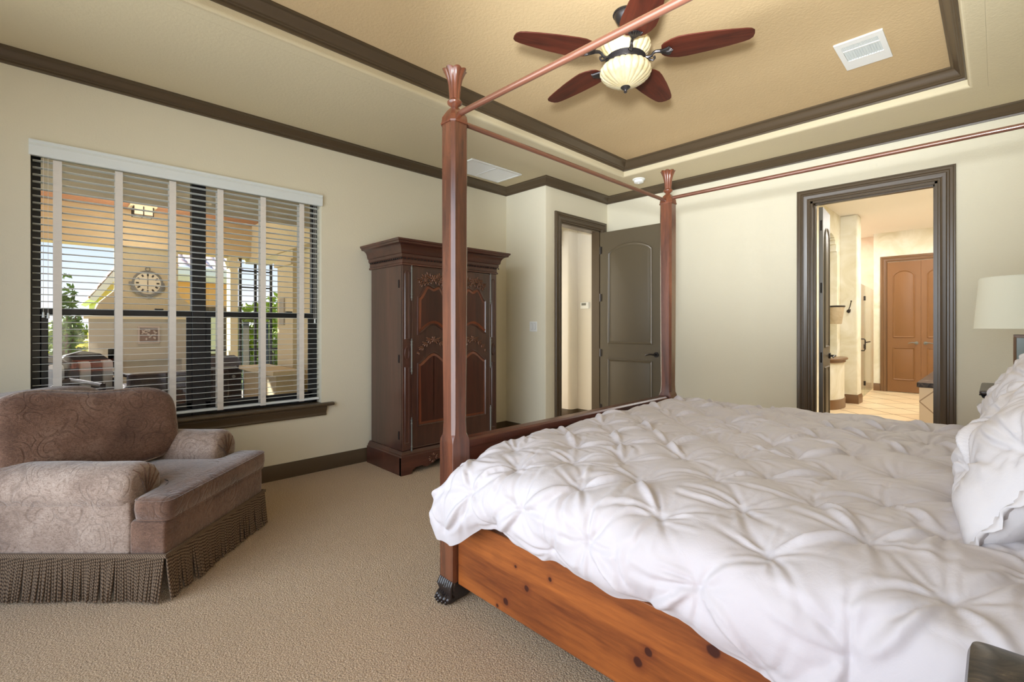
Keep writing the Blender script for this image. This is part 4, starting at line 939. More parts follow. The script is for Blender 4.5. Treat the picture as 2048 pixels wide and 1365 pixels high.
# footboard
fb = lb2(PX0-.018, PX0+.018, PY0+.045, PY1-.045, .14, .70)
fb.build('footboard', 'footwood', bed, bevel=.003)
fc = MB().prism([(-.030, .700), (.030, .700), (.034, .708), (.034, .735), (.026, .745), (-.026, .745), (-.034, .735), (-.034, .708)], PY0+.047-oy, PY1-.047-oy, lambda p, q, r: (PX0-ox+p, r, q))
fc.build('footboard_cap', 'footwood', bed, smooth=30)
hb = MB(); ys = [PY0+.045-oy+(PY1-PY0-.09)*i/30 for i in range(31)]
hb.prism([(ys[0], .2)]+[(ys[-1], .2)]+[(y, 1.15+.18*math.sin(PI*(i)/30)) for i, y in list(enumerate(ys))[::-1]], PX1-.02-ox, PX1+.02-ox, lambda p, q, r: (r, p, q))
hb.build('headboard', 'footwood', bed, smooth=30)
# canopy rods
for y in (PY0, PY1): MB().cyl((PX0+.045-ox, y-oy, 2.283), (PX1-.045-ox, y-oy, 2.283 if y > 2 else 2.272), .0140, 16).build('canopy_rod', 'rodx', bed)
for x in (PX0, PX1): MB().cyl((x-ox, PY0+.045-oy, 2.262), (x-ox, PY1-.045-oy, 2.262), .0130, 16).build('canopy_rod', 'rodx', bed)

mt = thing('mattress', 'white mattress set inside the wooden bed frame', 'mattress', (-.70, 2.43, .30))
MB().superell((0, 0, .07), (1.02, .995, .12), .12, .12, 64, 20).build('box_spring', 'mattress', mt)
MB().superell((0, 0, .25), (1.01, .985, .13), .18, .14, 64, 20).build('mattress_body', 'mattress', mt)

# ---- pinch pleated duvet: relief of the fabric stored as a small height map of folds
GW, GH = 252, 330
Hm = pleat_relief()[::-1].copy()
k3 = np.array([.10, .80, .10])
for ax_ in (0, 1): Hm = np.apply_along_axis(lambda a: np.convolve(np.pad(a, 1, mode='edge'), k3, 'valid'), ax_, Hm)
SX, SY = 2.15, 2.82                                   # real size covered by the map
def hsample(u, v):
    """u,v arrays in metres"""
    x = np.clip(u/SX*(GW-1), 0, GW-1.001); y = np.clip(v/SY*(GH-1), 0, GH-1.001)
    x0 = x.astype(int); y0 = y.astype(int); fx = x-x0; fy = y-y0
    return (Hm[y0, x0]*(1-fx)+Hm[y0, x0+1]*fx)*(1-fy)+(Hm[y0+1, x0]*(1-fx)+Hm[y0+1, x0+1]*fx)*fy
# cross-section of the drape (y, z) from the near hem over the top to the far side
sec = [(1.262, .462), (1.236, .50), (1.222, .55), (1.224, .60), (1.244, .65), (1.285, .688), (1.35, .712), (1.45, .728), (1.62, .742), (1.9, .752), (2.2, .758), (2.6, .762), (3.0, .762), (3.3, .756), (3.42, .744), (3.50, .715), (3.555, .66), (3.58, .58), (3.585, .50), (3.585, .42)]
sec = np.array(sec)
def smooth_path(P, n):
    # Catmull-Rom through the points, resampled evenly
    out = []
    for i in range(len(P)-1):
        p0 = P[max(i-1, 0)]; p1 = P[i]; p2 = P[i+1]; p3 = P[min(i+2, len(P)-1)]
        for t in np.linspace(0, 1, 20, endpoint=False):
            out.append(.5*((2*p1)+(-p0+p2)*t+(2*p0-5*p1+4*p2-p3)*t*t+(-p0+3*p1-3*p2+p3)*t**3))
    out.append(P[-1]); out = np.array(out)
    d = np.concatenate([[0], np.cumsum(np.hypot(*np.diff(out, axis=0).T))])
    s_ = np.linspace(0, d[-1], n); return np.stack([np.interp(s_, d, out[:, 0]), np.interp(s_, d, out[:, 1])], 1), s_
NS, NT = 400, 560
path, arc = smooth_path(sec, NT)
nrm = np.zeros_like(path); tg = np.gradient(path, axis=0); tg /= np.linalg.norm(tg, axis=1, keepdims=True)
nrm[:, 0] = -tg[:, 1]; nrm[:, 1] = tg[:, 0]
X0, X1 = -1.745, .33
sv = np.linspace(0, 1, NS)
S, T2 = np.meshgrid(sv, np.arange(NT))
Xs = X0+(X1-X0)*S
Y = path[T2, 0]; Z = path[T2, 1]; NY_ = nrm[T2, 0]; NZ_ = nrm[T2, 1]
AR = arc[T2]
sm = lambda a, b, x: np.clip((x-a)/(b-a), 0, 1)**2*(3-2*np.clip((x-a)/(b-a), 0, 1))
hgt = hsample((Xs-X0)*1.0+.02, AR+.09)
low = 1-sm(.55, .70, Z)                               # part that hangs over the side
near = (Y < 2.0)
# hem line: lower at the foot corner and towards the head
hem = np.interp(Xs[0], [-1.745, -1.70, -1.64, -1.56, -1.47, -1.40, -.62, -.52, -.42, -.2, .33], [.40, .335, .325, .385, .455, .466, .462, .445, .415, .36, .33])
wob = .006*np.sin(Xs[0]*17)+.004*np.sin(Xs[0]*41+1)
hem = hem+wob
kk = np.clip((.66-Z)/(.66-.462), 0, 1)*near
Z = Z-kk*(.462-hem)[None, :]*1.0
# foot end rolls down to the footboard
fr_ = np.clip((-1.50-Xs)/.245, 0, 1)
Z = Z-(.050*fr_**2+.06*fr_**6)*(1-low)
Y = Y+near*(1-sm(1.5, 1.9, Y))*(.060*fr_**2.2)*(1-low)
# outer flap at the foot corner, hanging in front of the post
fl_ = np.clip((-1.50-Xs)/.20, 0, 1)*kk
Y = Y-.035*fl_+.05*np.exp(-((Xs+1.66+.9*(.60-Z))/.035)**2)*kk*(Xs < -1.40)
Xs2 = Xs-.030*fl_+.0*Xs
ampl = np.clip(.92+0*Xs, 0, 1)
ampl = ampl*(1-.55*(AR > 2.35))*(.45+.55*sm(.0, .07, AR))
hv = hgt*ampl+.010*np.sin(Xs*5.1+AR*3)*np.sin(AR*4.3+1)
P3 = np.stack([Xs2, Y+NY_*hv, Z+NZ_*hv], -1)
# keep the cloth clear of the corner post
inpost = (P3[..., 0] < PX0+.056) & (P3[..., 1] > PY0-.055) & (P3[..., 2] > .3) & (P3[..., 1] < PY0+.06)
P3[..., 0] = np.where(inpost, PX0+.056, P3[..., 0])
me = bpy.data.meshes.new('pleated_duvet')
idx = np.arange(NS*NT).reshape(NT, NS)
fc_ = np.stack([idx[:-1, :-1], idx[:-1, 1:], idx[1:, 1:], idx[1:, :-1]], -1).reshape(-1, 4)
me.from_pydata(P3.reshape(-1, 3).tolist(), [], fc_.tolist()); me.update(); me.shade_smooth(); me.materials.append(M['duvet'])
dv = bpy.data.objects.new('pleated_duvet', me); COL.objects.link(dv)
tag(dv, 'pale blush pinch pleated duvet spread over the canopy bed', 'duvet')

# ---- pillows in pleated shams
def sham(name, label, loc, rot, w, h, t_, seed, mat='sham', flange=.014, grp=None):
    n = 110; vs = []; fs = []
    u = np.linspace(-1, 1, n); U, V = np.meshgrid(u, u)
    rs = np.random.RandomState(seed)
    du, dvv = rs.uniform(.1, .9), rs.uniform(.2, 1.6)
    rel = hsample((U+1)/2*w*1.25+du*.6, (V+1)/2*h*1.25+dvv)
    fall = (1-np.abs(U)**2.6)*(1-np.abs(V)**2.6); puff = np.clip(fall, 0, 1)**.5
    pull = 1-.07*(np.abs(U)*np.abs(V))**2+.0
    Xp = U*w/2*(1-.05*(1-np.abs(V)**2)*0)*(1-.045*(1-V**2)*U**2); Yp = V*h/2*(1-.05*(1-U**2)*V**2)
    front = t_/2*puff+(rel)*1.1*np.clip(fall*4, 0, 1)+.012*rs.uniform()*np.sin(U*7+seed)*np.sin(V*6)
    back = -t_/2*puff
    m_ = MB()
    i2 = np.arange(n*n).reshape(n, n)
    f1 = np.stack([i2[:-1, :-1], i2[:-1, 1:], i2[1:, 1:], i2[1:, :-1]], -1).reshape(-1, 4)
    v1_ = np.stack([Xp, Yp, front], -1).reshape(-1, 3); v2_ = np.stack([Xp, Yp, back], -1).reshape(-1, 3)
    m_.add(v1_.tolist(), f1.tolist()); m_.add(v2_.tolist(), f1[:, ::-1].tolist())
    o = thing(name, label, 'pillow', loc, 0, grp); 
    o.rotation_euler = rot
    m_.build('sham', mat, o, smooth=180)
    m2 = MB()   # ruffled flange edge
    pts = []
    for (a0, b0, a1, b1) in ((-1, -1, 1, -1), (1, -1, 1, 1), (1, 1, -1, 1), (-1, 1, -1, -1)):
        for k in range(30): q = k/30; pts.append((a0+(a1-a0)*q, b0+(b1-b0)*q))
    N_ = len(pts); vs = []
    for k, (a, b) in enumerate(pts):
        xx, yy = a*w/2*(1-.045*(1-b*b)*a*a), b*h/2*(1-.05*(1-a*a)*b*b); L_ = math.hypot(a, b)
        for q, (s_, zz) in enumerate(((-.02, .004), (flange*.5, .006), (flange, .003), (flange, -.003), (flange*.5, -.004), (-.02, -.004))):
            wv_ = .010*math.sin(k*1.3+seed)*(s_/flange)
            vs.append((xx+s_*a/max(abs(a), abs(b))*(abs(a) > .98), yy+s_*b/max(abs(a), abs(b))*(abs(b) > .98), zz+wv_))
    fs = [(k*6+q, ((k+1) % N_)*6+q, ((k+1) % N_)*6+(q+1) % 6, k*6+(q+1) % 6) for k in range(N_) for q in range(6)]
    m2.add(vs, fs); m2.build('flange', mat, o, smooth=60)
    return o
# local: x width, y height, z outward face
sham('pillow', 'white pleated sham pillow propped at the far side of the bed head', (.12, 2.93, .985), (math.radians(60), 0, math.radians(-90)), .78, .50, .24, 1, grp='pleated sham pillows on the bed')
sham('pillow', 'near white pleated sham pillow slumped at the bed head beside the nightstand', (.10, 2.02, .935), (math.radians(60), 0, math.radians(-94)), .80, .50, .26, 2, grp='pleated sham pillows on the bed')

# ------------------------------------------------------------------ nightstands and lamp
def nightstand(label, loc, grp='matching marble topped nightstands'):
    n_ = thing('nightstand', label, 'nightstand', loc, 0, grp)      # origin front-left floor corner (x along depth, y along width)
    L_, D_ = .62, .46
    tp = MB()
    tp.superell((D_/2, L_/2, .880), (D_/2, L_/2, .015), .35, .05, 64, 12); tp.build('marble_top', 'marble', n_, smooth=50)
    MB().mould([(.0, .865), (.010, .862), (.014, .850), (.022, .846), (.024, .835), (.06, .835), (.06, .865)], [(0, 0), (D_, 0), (D_, L_), (0, L_)], True, XY).build('top_moulding', 'dark', n_, smooth=30)
    MB().box(.03, D_-.01, .03, L_-.03, .60, .838).build('drawer_case', 'nightwood', n_, bevel=.004)
    MB().box(.022, .032, .06, L_-.06, .64, .81).build('drawer', 'nightwood', n_, bevel=.004)
    for y in (.2, .42): MB().ell((.014, y, .725), (.012, .012, .012)).build('knob', 'iron', n_)
    for x, y in ((.045, .045), (D_-.03, .045), (.045, L_-.045), (D_-.03, L_-.045)):
        MB().lathe([(.001, .735), (.030, .735), (.034, .722), (.030, .708), (.024, .700), (.018, .68), (.016, .60), (.022, .45), (.028, .30), (.022, .16), (.016, .10), (.026, .06), (.030, .03), (.022, 0), (.001, 0)], 16, (x-.01, y, -.0)).build('leg', 'nightwood', n_, smooth=40)
    MB().box(.03, D_-.02, .03, L_-.03, .10, .60).build('lower_case', 'nightwood', n_, bevel=.004)
    return n_
nightstand('near nightstand with polished dark veined marble top in the bottom right corner', (-.026, .212, 0))
nightstand('far nightstand with marble top beyond the bed pillows under the lamp', (-.079, 4.04, 0))
lp = thing('table_lamp', 'table lamp with an off white drum shade on the far nightstand', 'lamp', (.125, 4.35, .896))
MB().box(-.055, .055, -.055, .055, 0, .02).box(-.055, -.043, -.055, -.043, .02, .325).box(.043, .055, -.055, -.043, .02, .325).box(-.055, -.043, .043, .055, .02, .325).box(.043, .055, .043, .055, .02, .325).box(-.055, .055, -.055, .055, .315, .335).build('base_frame', 'lampbronze', lp, bevel=.002)
MB().box(-.046, .046, -.046, .046, .02, .316).build('base_panel', 'lampglass', lp)
MB().cyl((0, 0, .335), (0, 0, .62), .007, 10).build('stem', 'lampbronze', lp)
sh = []
MB().lathe([(.236, .372), (.212, .695), (.209, .695), (.233, .372)], 64).build('lamp_shade', 'shade', lp, smooth=50)
MB().tube([(.235*math.cos(2*PI*i/48), .235*math.sin(2*PI*i/48), .373) for i in range(49)], .0025, 6).build('shade_trim', 'shade', lp)
MB().tube([(.2115*math.cos(2*PI*i/48), .2115*math.sin(2*PI*i/48), .694) for i in range(49)], .0025, 6).build('shade_trim', 'shade', lp)
MB().cyl((-.21, 0, .66), (.21, 0, .66), .003, 6).cyl((0, -.21, .66), (0, .21, .66), .003, 6).build('spider', 'iron', lp)

# ------------------------------------------------------------------ chair and a half
ch = thing('armchair', 'wide rolled arm chair in worn beige damask with a long bullion fringe', 'armchair', (-3.023, .695, 0), math.radians(-44.5))
HWc = .4325
sb_ = MB().superell((0, -.085, .29), (HWc, .087, .085), .16, .10, 64, 14); sb_.superell((0, -.60, .29), (HWc-.03, .46, .085), .12, .08, 64, 14); sb_.build('seat_base', 'damaskdark', ch, smooth=60)
for s in (1, -1):
    zc, r = (.500, .118) if s > 0 else (.515, .122)
    ar = MB()
    ar.superell((s*.322, -.615, .31), (.108, .447, .16), .15, .08, 40, 12)
    ar.build('arm_panel', 'damask', ch, smooth=60)
    xc = s*.325; y0, y1 = -1.06, -.168
    rs = []
    yy = [y0, y0+.02]+[y0+.02+(y1-y0-.08)*i/14 for i in range(1, 15)]
    rad = lambda y: r*(1+.012*math.sin(y*21+s))
    for y in yy: rs.append([(xc+rad(y)*math.cos(a)*1.03, y, zc+rad(y)*math.sin(a)) for a in [2*PI*i/40 for i in range(40)]])
    for q in (.3, .55, .75, .9, 1.0):
        rr = r*(1-(q**3)*.22); rs.append([(xc+rr*math.cos(a)*1.03, y1-.06+.055*q, zc+rr*math.sin(a)) for a in [2*PI*i/40 for i in range(40)]])
    for q in (.8, .5, .2):   # pleated end: star gathered towards the centre bottom
        rs.append([(xc+r*.78*q*(1+.06*math.sin(9*a))*math.cos(a), y1-.002-.010*(1-q)*0+.004*math.sin(9*a)*q, zc-.02*(1-q)+r*.78*q*math.sin(a)*(1+.06*math.sin(9*a))) for a in [2*PI*i/40 for i in range(40)]])
    a_ = MB().rings(rs).build('arm_roll', 'damask', ch, smooth=70)
    w_ = MB()
    for q in range(5):
        an = math.radians(60+q*24) if s > 0 else math.radians(30+q*26)
        w_.tube([(xc, y1+.0015, zc-.045), (xc+.05*math.cos(an), y1+.004, zc-.02+.06*math.sin(an)), (xc+.088*math.cos(an), y1-.002, zc+.088*math.sin(an)), (xc+.112*math.cos(an), y1-.022, zc+.112*math.sin(an))], .0035, 6, [.002, .004, .004, .002])
    w_.build('pleats', 'damaskdark', a_, smooth=60)
# T shaped seat cushion
def roundpoly(P, r, n=5):
    out = []
    for i, p in enumerate(P):
        a = Vector(P[i-1]); b = Vector(p); c = Vector(P[(i+1) % len(P)])
        d1 = (a-b).normalized(); d2 = (c-b).normalized(); s0 = b+d1*r; s1 = b+d2*r
        for k in range(n+1):
            t = k/n; out.append(tuple((1-t)**2*s0+2*t*(1-t)*b+t*t*s1))
    return out
T = roundpoly([(-.435, -.155), (-.225, -.165), (-.225, -.92), (.225, -.92), (.225, -.165), (.435, -.155), (.435, .022), (-.435, .022)], .048)
def ringsof(out, spec): 
    return [[(p[0], p[1], z(p) if callable(z) else z) for p in MB().mould([(o, 0)], out, True, XY).v] for o, z in spec]
zt = lambda k: (lambda p: .483+k+.006*math.sin(p[0]*9+1)*math.cos(p[1]*7)-.006*max(0, p[0])/.43)
cu = MB().rings(ringsof(T, [(.03, .366), (.012, .370), (0, .382), (-.006, .420), (-.004, .455), (.002, zt(-.008)), (.012, zt(.0)), (.026, zt(.004)), (.042, zt(.007))]))
cuo = cu.build('seat_cushion', 'damaskdark', ch, smooth=60)
w_ = MB()
for zz, off_ in ((lambda p: .474+.006*math.sin(p[0]*9+1)*math.cos(p[1]*7)-.006*max(0, p[0])/.43, .0), (lambda p: .376, .004)):
    q = [(p[0], p[1], zz(p)) for p in MB().mould([(off_, 0)], T, True, XY).v]; w_.tube(q+[q[0]], .0042, 6)
w_.build('welt', 'damaskdark', cuo, smooth=60)
# back frame
bk_ = MB().superell((0, -.985, .56), (.40, .105, .37), .45, .30, 60, 26, lambda a, b, c: (a, b-.12*(c/.37)*.5, c))
bk_.build('back_frame', 'damask', ch, smooth=180)
# big loose back cushion, turned towards the room
def cush(a, b, c):
    # a width, b thickness, c height
    k = 1-.10*(a/.42)**2*0
    sag = -.018*math.cos(a/.42*PI*.9) if c > 0 else 0
    c2 = c*(1+.03*math.sin(a*6))+sag*(c/.24)+(-.012 if c > 0 else 0)*(1-abs(a)/.42)
    return (a*(1-.04*abs(c/.24)**3), b*(1-.10*(c/.24)), c2+a*.05)
bc = MB(); bc.T = Matrix.Translation((0.0, -.735, .705)) @ Matrix.Rotation(math.radians(-31), 4, 'Z') @ Matrix.Rotation(math.radians(12), 4, 'X')
bc.superell((0, 0, 0), (.405, .135, .235), .50, .42, 72, 40, cush)
bco = bc.build('back_cushion', 'damaskdark', ch, smooth=180)
w_ = MB(); w_.T = bc.T
for s in (1,):
    pts = []
    for i in range(49):
        a = 2*PI*i/48; sg2 = lambda x, e: math.copysign(abs(x)**e, x)
        x = .405*sg2(math.cos(a), .5)*.93; zz = .235*sg2(math.sin(a), .5)*.985; p = cush(x, .088, zz); pts.append(p)
    w_.tube(pts, .0048, 6)
w_.build('welt', 'damask', bco, smooth=60)
# bullion fringe
fr_ = MB(); rnd = random.Random(11)
path_ = [(-HWc-.004, -1.06), (-HWc-.004, .004), (HWc+.004, .004), (HWc+.004, -1.06)]
seg = []
for (a, b) in zip(path_[:-1], path_[1:]):
    L_ = math.hypot(b[0]-a[0], b[1]-a[1]); n = int(L_/.0098)
    for i in range(n): t = (i+.5)/n; seg.append((a[0]+(b[0]-a[0])*t, a[1]+(b[1]-a[1])*t, (b[1]-a[1])/L_, -(b[0]-a[0])/L_))
ph = 0
for i, (x, y, nx, ny) in enumerate(seg):
    nx, ny = -nx, -ny
    ph = math.sin(i*.23)*.5+math.sin(i*.071+1)*.5
    out = .006+.020*(.5+.5*ph)+rnd.uniform(-.006, .006); sx = rnd.uniform(-.006, .006)+.010*math.sin(i*.43+math.sin(i*.11)*3)
    tx, ty = -ny, nx
    pts = []
    for k in range(6):
        q = k/5; o_ = .004+out*q**1.2; pts.append((x+nx*o_+tx*sx*q, y+ny*o_+ty*sx*q, .214-q*(.205+rnd.uniform(-.003, .003))))
    fr_.tube(pts, .0046, 7, [.0044, .0049, .0050, .0050, .0050, .0044])
fr_.build('bullion_fringe', 'cord', ch, smooth=60)
MB().mould([(-.010, .206), (-.010, .222), (-.002, .224), (-.002, .206)], [(p[0], p[1]) for p in path_][::-1], False, XY).build('fringe_heading', 'cord', ch, smooth=0)
# ------------------------------------------------------------------ outside: covered patio
struct(MB().box(-11.0, XW-.22, -6, 5.3, -.20, -.05).build('patio_slab', 'patio', smooth=0), 'tan patio floor outside the window')
struct(MB().box(-70, -11.0, -40, 45, -1.6, -1.4).box(-11.2, -11.0, -40, 45, -1.5, -.05).build('ground', 'grass', smooth=0), 'lawn beyond the patio')
# house eave above: stucco soffit and header near the window, planked porch ceiling, far beam
struct(MB().box(-5.45, XW-.22, -4.5, 5.2, 2.40, 3.3).build('trim_20', 'stuccogrey', smooth=0), 'rough stucco header just outside the window')
struct(MB().box(-9.4, -5.45, -4.5, 5.2, 3.08, 3.2).build('porch_ceiling', 'planks', smooth=0), 'reddish plank ceiling of the covered patio')
struct(MB().box(-9.78, -9.38, -4.5, 5.2, 2.52, 2.82).box(-9.72, -9.34, -4.5, 5.2, 2.82, 3.2).build('trim_21', 'beam', smooth=0, bevel=.01), 'far tan beam of the covered patio')
struct(MB().box(-9.8, -5.45, 2.62, 3.0, 2.45, 3.2).build('trim_22', 'stuccolight', smooth=0), 'side beam of the covered patio')
struct(MB().box(-10.4, XW-.0, -5, 5.5, 3.3, 3.42).build('roof_patio', 'stuccogrey', smooth=0))
struct(MB().box(XW-.3, XR+.6, YR-.4, 12.6, 3.42, 3.5).build('roof_house', 'stuccogrey', smooth=0))
# outdoor fireplace
fp = thing('outdoor_fireplace', 'grey stucco outdoor fireplace with a tapered chimney breast on the patio', 'fireplace', (-9.5, 1.16, -.05))
MB().prism([(-.68, 0), (.70, 0), (.70, 1.45), (-.68, 1.45)], -.75, -.02, lambda p, q, r: (r, p, q)).build('backing', 'stuccogrey', fp, smooth=0)
m_ = MB()
for a, c, z0, z1 in ((-.72, -.385, 0, 1.45), (.44, .74, 0, 1.45), (-.385, .44, .81, 1.45)): m_.box(-.02, .05, a, c, z0, z1)
m_.build('surround', 'stuccogrey', fp, smooth=0)
MB().box(-.40, -.03, -.385, .44, 0, .80).build('firebox', 'dark', fp, smooth=0)
MB().box(-.06, .10, -.78, .80, 1.45, 1.497).build('mantel', 'stuccolight', fp, bevel=.008)
MB().prism([(-.68, 1.497), (.72, 1.497), (.60, 1.66), (.42, 1.83), (.39, 1.93), (.39, 2.62), (-.385, 2.62), (-.385, 1.95), (-.41, 1.90), (-.60, 1.70)], -.55, 0, lambda p, q, r: (r, p, q)).build('chimney_breast', 'stucco', fp, smooth=0)
MB().box(.0, .05, -.50, -.40, .70, 1.0).box(.0, .05, -.46, -.40, .72, 1.0).build('niche_shade_patch', 'dark', fp, smooth=0)  # flush dark patch painted as the shade of a recess
MB().box(.05, .50, -.72, .38, 0, .30).build('hearth', 'stuccogrey', fp, bevel=.02)
ck = thing('wall_clock', 'round pewter garden clock hanging on the chimney breast', 'clock', (-9.49, 1.145, 1.975))
YZ = lambda rr, a, x=0: (x, rr*math.cos(a), rr*math.sin(a))
MB().prism([(.185*math.cos(2*PI*i/40), .175*math.sin(2*PI*i/40)) for i in range(40)], .0, .02, lambda p, q, r: (r, p, q)).build('dial', 'clockface', ck, smooth=0)
m_ = MB(); m_.tube([YZ(.185, 2*PI*i/40, .02) for i in range(41)], .016, 8)
rnd = random.Random(2)
for i in range(30):
    a = PI+PI*i/29; m_.ell(YZ(.205+rnd.uniform(-.01, .012), a, .02), (.014, .026, .018), 7, 5)
m_.tube([(.02, .03*math.cos(2*PI*i/16), .225+.03*math.sin(2*PI*i/16)) for i in range(17)], .007, 6).box(.01, .02, -.05, .05, .178, .196)
m_.build('rim', 'pewter', ck)
for h_ in range(12):
    a = h_*PI/6; m_ = MB(); ps_ = []
    for o_ in (-.045, .045):
        m_.tube([YZ(.112, a+o_*1.25, .022), YZ(.150, a+o_, .022)], .006, 5)
    m_.tube([YZ(.130, a-.06, .022), YZ(.130, a+.06, .022)], .004, 5); m_.build('numeral', 'iron', ck)
m_ = MB(); m_.tube([(.024, 0, .0), (.024, 0, .13)], .005, 5, [.006, .003]).tube([(.024, 0, .02), (.024, 0, -.10)], .006, 5, [.006, .004]).build('hands', 'iron', ck)
pq = thing('wall_plaque', 'square pale relief plaque hung on the fireplace below the mantel', 'plaque', (-9.45, 1.155, 1.15))
MB().box(0, .03, -.14, .14, -.14, -.115).box(0, .03, -.14, .14, .115, .14).box(0, .03, -.14, -.115, -.115, .115).box(0, .03, .115, .14, -.115, .115).build('frame', 'plaque', pq, bevel=.006)
MB().box(0, .012, -.115, .115, -.115, .115).build('panel', 'plaquein', pq)
m_ = MB()
for i in range(22): m_.ell((.016, rnd.uniform(-.09, .09), rnd.uniform(-.09, .09)), (.012, .022, .012), 7, 5, Matrix.Rotation(rnd.uniform(0, 3), 3, 'X'))
m_.build('relief', 'plaque', pq)
lf = thing('porch_light', 'square caged ceiling light on the plank porch ceiling', 'light fixture', (-8.95, 1.02, 3.08))
MB().box(-.16, .16, -.16, .16, -.02, 0).build('plate', 'stuccolight', lf); MB().box(-.11, .11, -.11, .11, -.15, -.02).build('glass_shade', 'clockface', lf)
m_ = MB()
for x in (-.115, 0, .115):
    m_.box(x-.006, x+.006, -.12, .12, -.156, -.15).box(-.12, .12, x-.006, x+.006, -.156, -.15)
    for y in (-.115, .115): m_.box(x-.006, x+.006, y-.006, y+.006, -.155, -.02).box(y-.006, y+.006, x-.006, x+.006, -.155, -.02)
m_.build('cage', 'iron', lf)
lamp('porch_lamp', 'POINT', (-8.5, 1.02, 2.60), (0, 0, 0), 16, (1, .93, .82), .12)
# railing
def railing(name, label, x, y0, y1, zt, zb):
    r_ = thing(name, label, 'railing', (x, y0, zb)); L_ = y1-y0; H_ = zt-zb
    MB().box(-.025, .025, 0, L_, H_-.03, H_).build('top_rail', 'railing', r_); MB().box(-.012, .012, 0, L_, H_-.16, H_-.14).box(-.012, .012, 0, L_, .08, .10).build('cross_rail', 'railing', r_)
    for i in range(int(L_/1.3)+1): MB().box(-.022, .022, i*1.3-.0, i*1.3+.044, 0, H_).build('rail_post', 'railing', r_)
    m_ = MB()
    for i in range(int(L_/.115)): y = .06+i*.115; m_.box(-.007, .007, y-.007, y+.007, .09, H_-.02)
    m_.build('balusters', 'railing', r_, smooth=0)
railing('railing', 'black metal railing at the patio edge left of the fireplace', -10.6, -3.6, .42, .84, -.05)
railing('railing', 'black metal railing seen between the fireplace and the porch column', -10.6, 1.95, 4.4, .84, -.05)
# porch column, side wall with window
pc = thing('porch_column', 'slim pale stucco column at the far corner of the patio', 'column', (-9.55, 2.36, -.05))
MB().box(-.12, .12, -.06, .06, 0, 2.62).build('shaft', 'stuccolight', pc); MB().box(-.15, .15, -.09, .09, 2.40, 2.5).build('capital', 'stuccolight', pc)
st = thing('porch_pier', 'broad yellow stucco pier on the right of the patio', 'column', (-7.8, 2.66, -.05))
MB().box(-.34, .33, 0, .4, 0, 2.62).build('shaft', 'stuccolight', st, smooth=0); MB().box(-.38, .36, -.04, .4, 2.28, 2.36).build('moulding', 'stuccolight', st)
MB().box(-.20, -.0, -.02, 0, 1.36, 1.78).build('meter_panel', 'stuccogrey', st)
struct(MB().box(-7.40, XW-.22, 2.80, 3.0, -.05, 3.2).build('wall_patio_side', 'stuccolight', smooth=0), 'yellowish stucco side wall of the patio')
w4 = sempty('window_4', 'dark window in the patio side wall')
MB().box(-6.90, -6.82, 2.76, 2.81, .2, 2.2).box(-6.30, -6.24, 2.76, 2.81, .2, 2.2).box(-6.90, -6.24, 2.76, 2.81, 2.12, 2.2).box(-6.90, -6.24, 2.76, 2.81, .2, .28).build('window_frame', 'white', w4)
MB().box(-6.82, -6.30, 2.79, 2.80, .28, 2.12).build('pane', 'blueglass', w4)
# steel framed screen beyond the side beam
sc_ = thing('screen_frame', 'dark metal framed opening beside the porch column', 'screen', (-9.6, 2.5, -.05))
m_ = MB()
for y in (.0, .25, .52): m_.box(-.02, .02, y-.02, y+.02, 0, 2.62)
for z in (1.48, 2.05, 2.35, 2.60): m_.box(-.015, .015, 0, .52, z-.012, z+.012)
m_.build('frame', 'railing', sc_, smooth=0)
m_ = MB()
for y in (.05, .38): 
    for k in range(5): m_.box(-.03+.01*(k % 2), .02, y+k*.02-.008, y+k*.02+.012, .02, 1.42)
m_.build('curtain', 'blueglass', sc_, smooth=0)
# counter and grill
kc = thing('patio_counter', 'low tan stucco counter with a pale stone top next to the grill', 'counter', (-7.6, 2.36, -.05))
MB().box(-.72, .75, -.14, .22, 0, .66).build('stucco_base', 'stucco', kc, smooth=0); MB().box(-.78, .80, -.20, .24, .66, .72).build('stone_top', 'stuccolight', kc, bevel=.01)
gr = thing('barbecue_grill', 'black covered barbecue grill with a curved lid on the patio', 'grill', (-8.68, 1.85, -.05))
MB().box(-.28, .28, -.24, .36, .05, .62).build('cart', 'wicker', gr, bevel=.02)
m_ = MB(); m_.rings([[(.29*math.cos(a)*k, y, .62+.25*max(0, math.sin(a))*k) for a in [PI*i/14 for i in range(15)]] for y, k in ((-.24, .9), (-.20, 1), (.32, 1), (.36, .9))]); m_.build('lid', 'wicker', gr, smooth=50)
MB().tube([(.28, -.15, .70), (.34, -.15, .70), (.34, .27, .70), (.28, .27, .70)], .014, 8).build('lid_handle', 'steel', gr)
for y in (-.12, .0, .12, .24): MB().cyl((.27, y, .55), (.31, y, .55), .025, 12).build('control_knob', 'steel', gr)
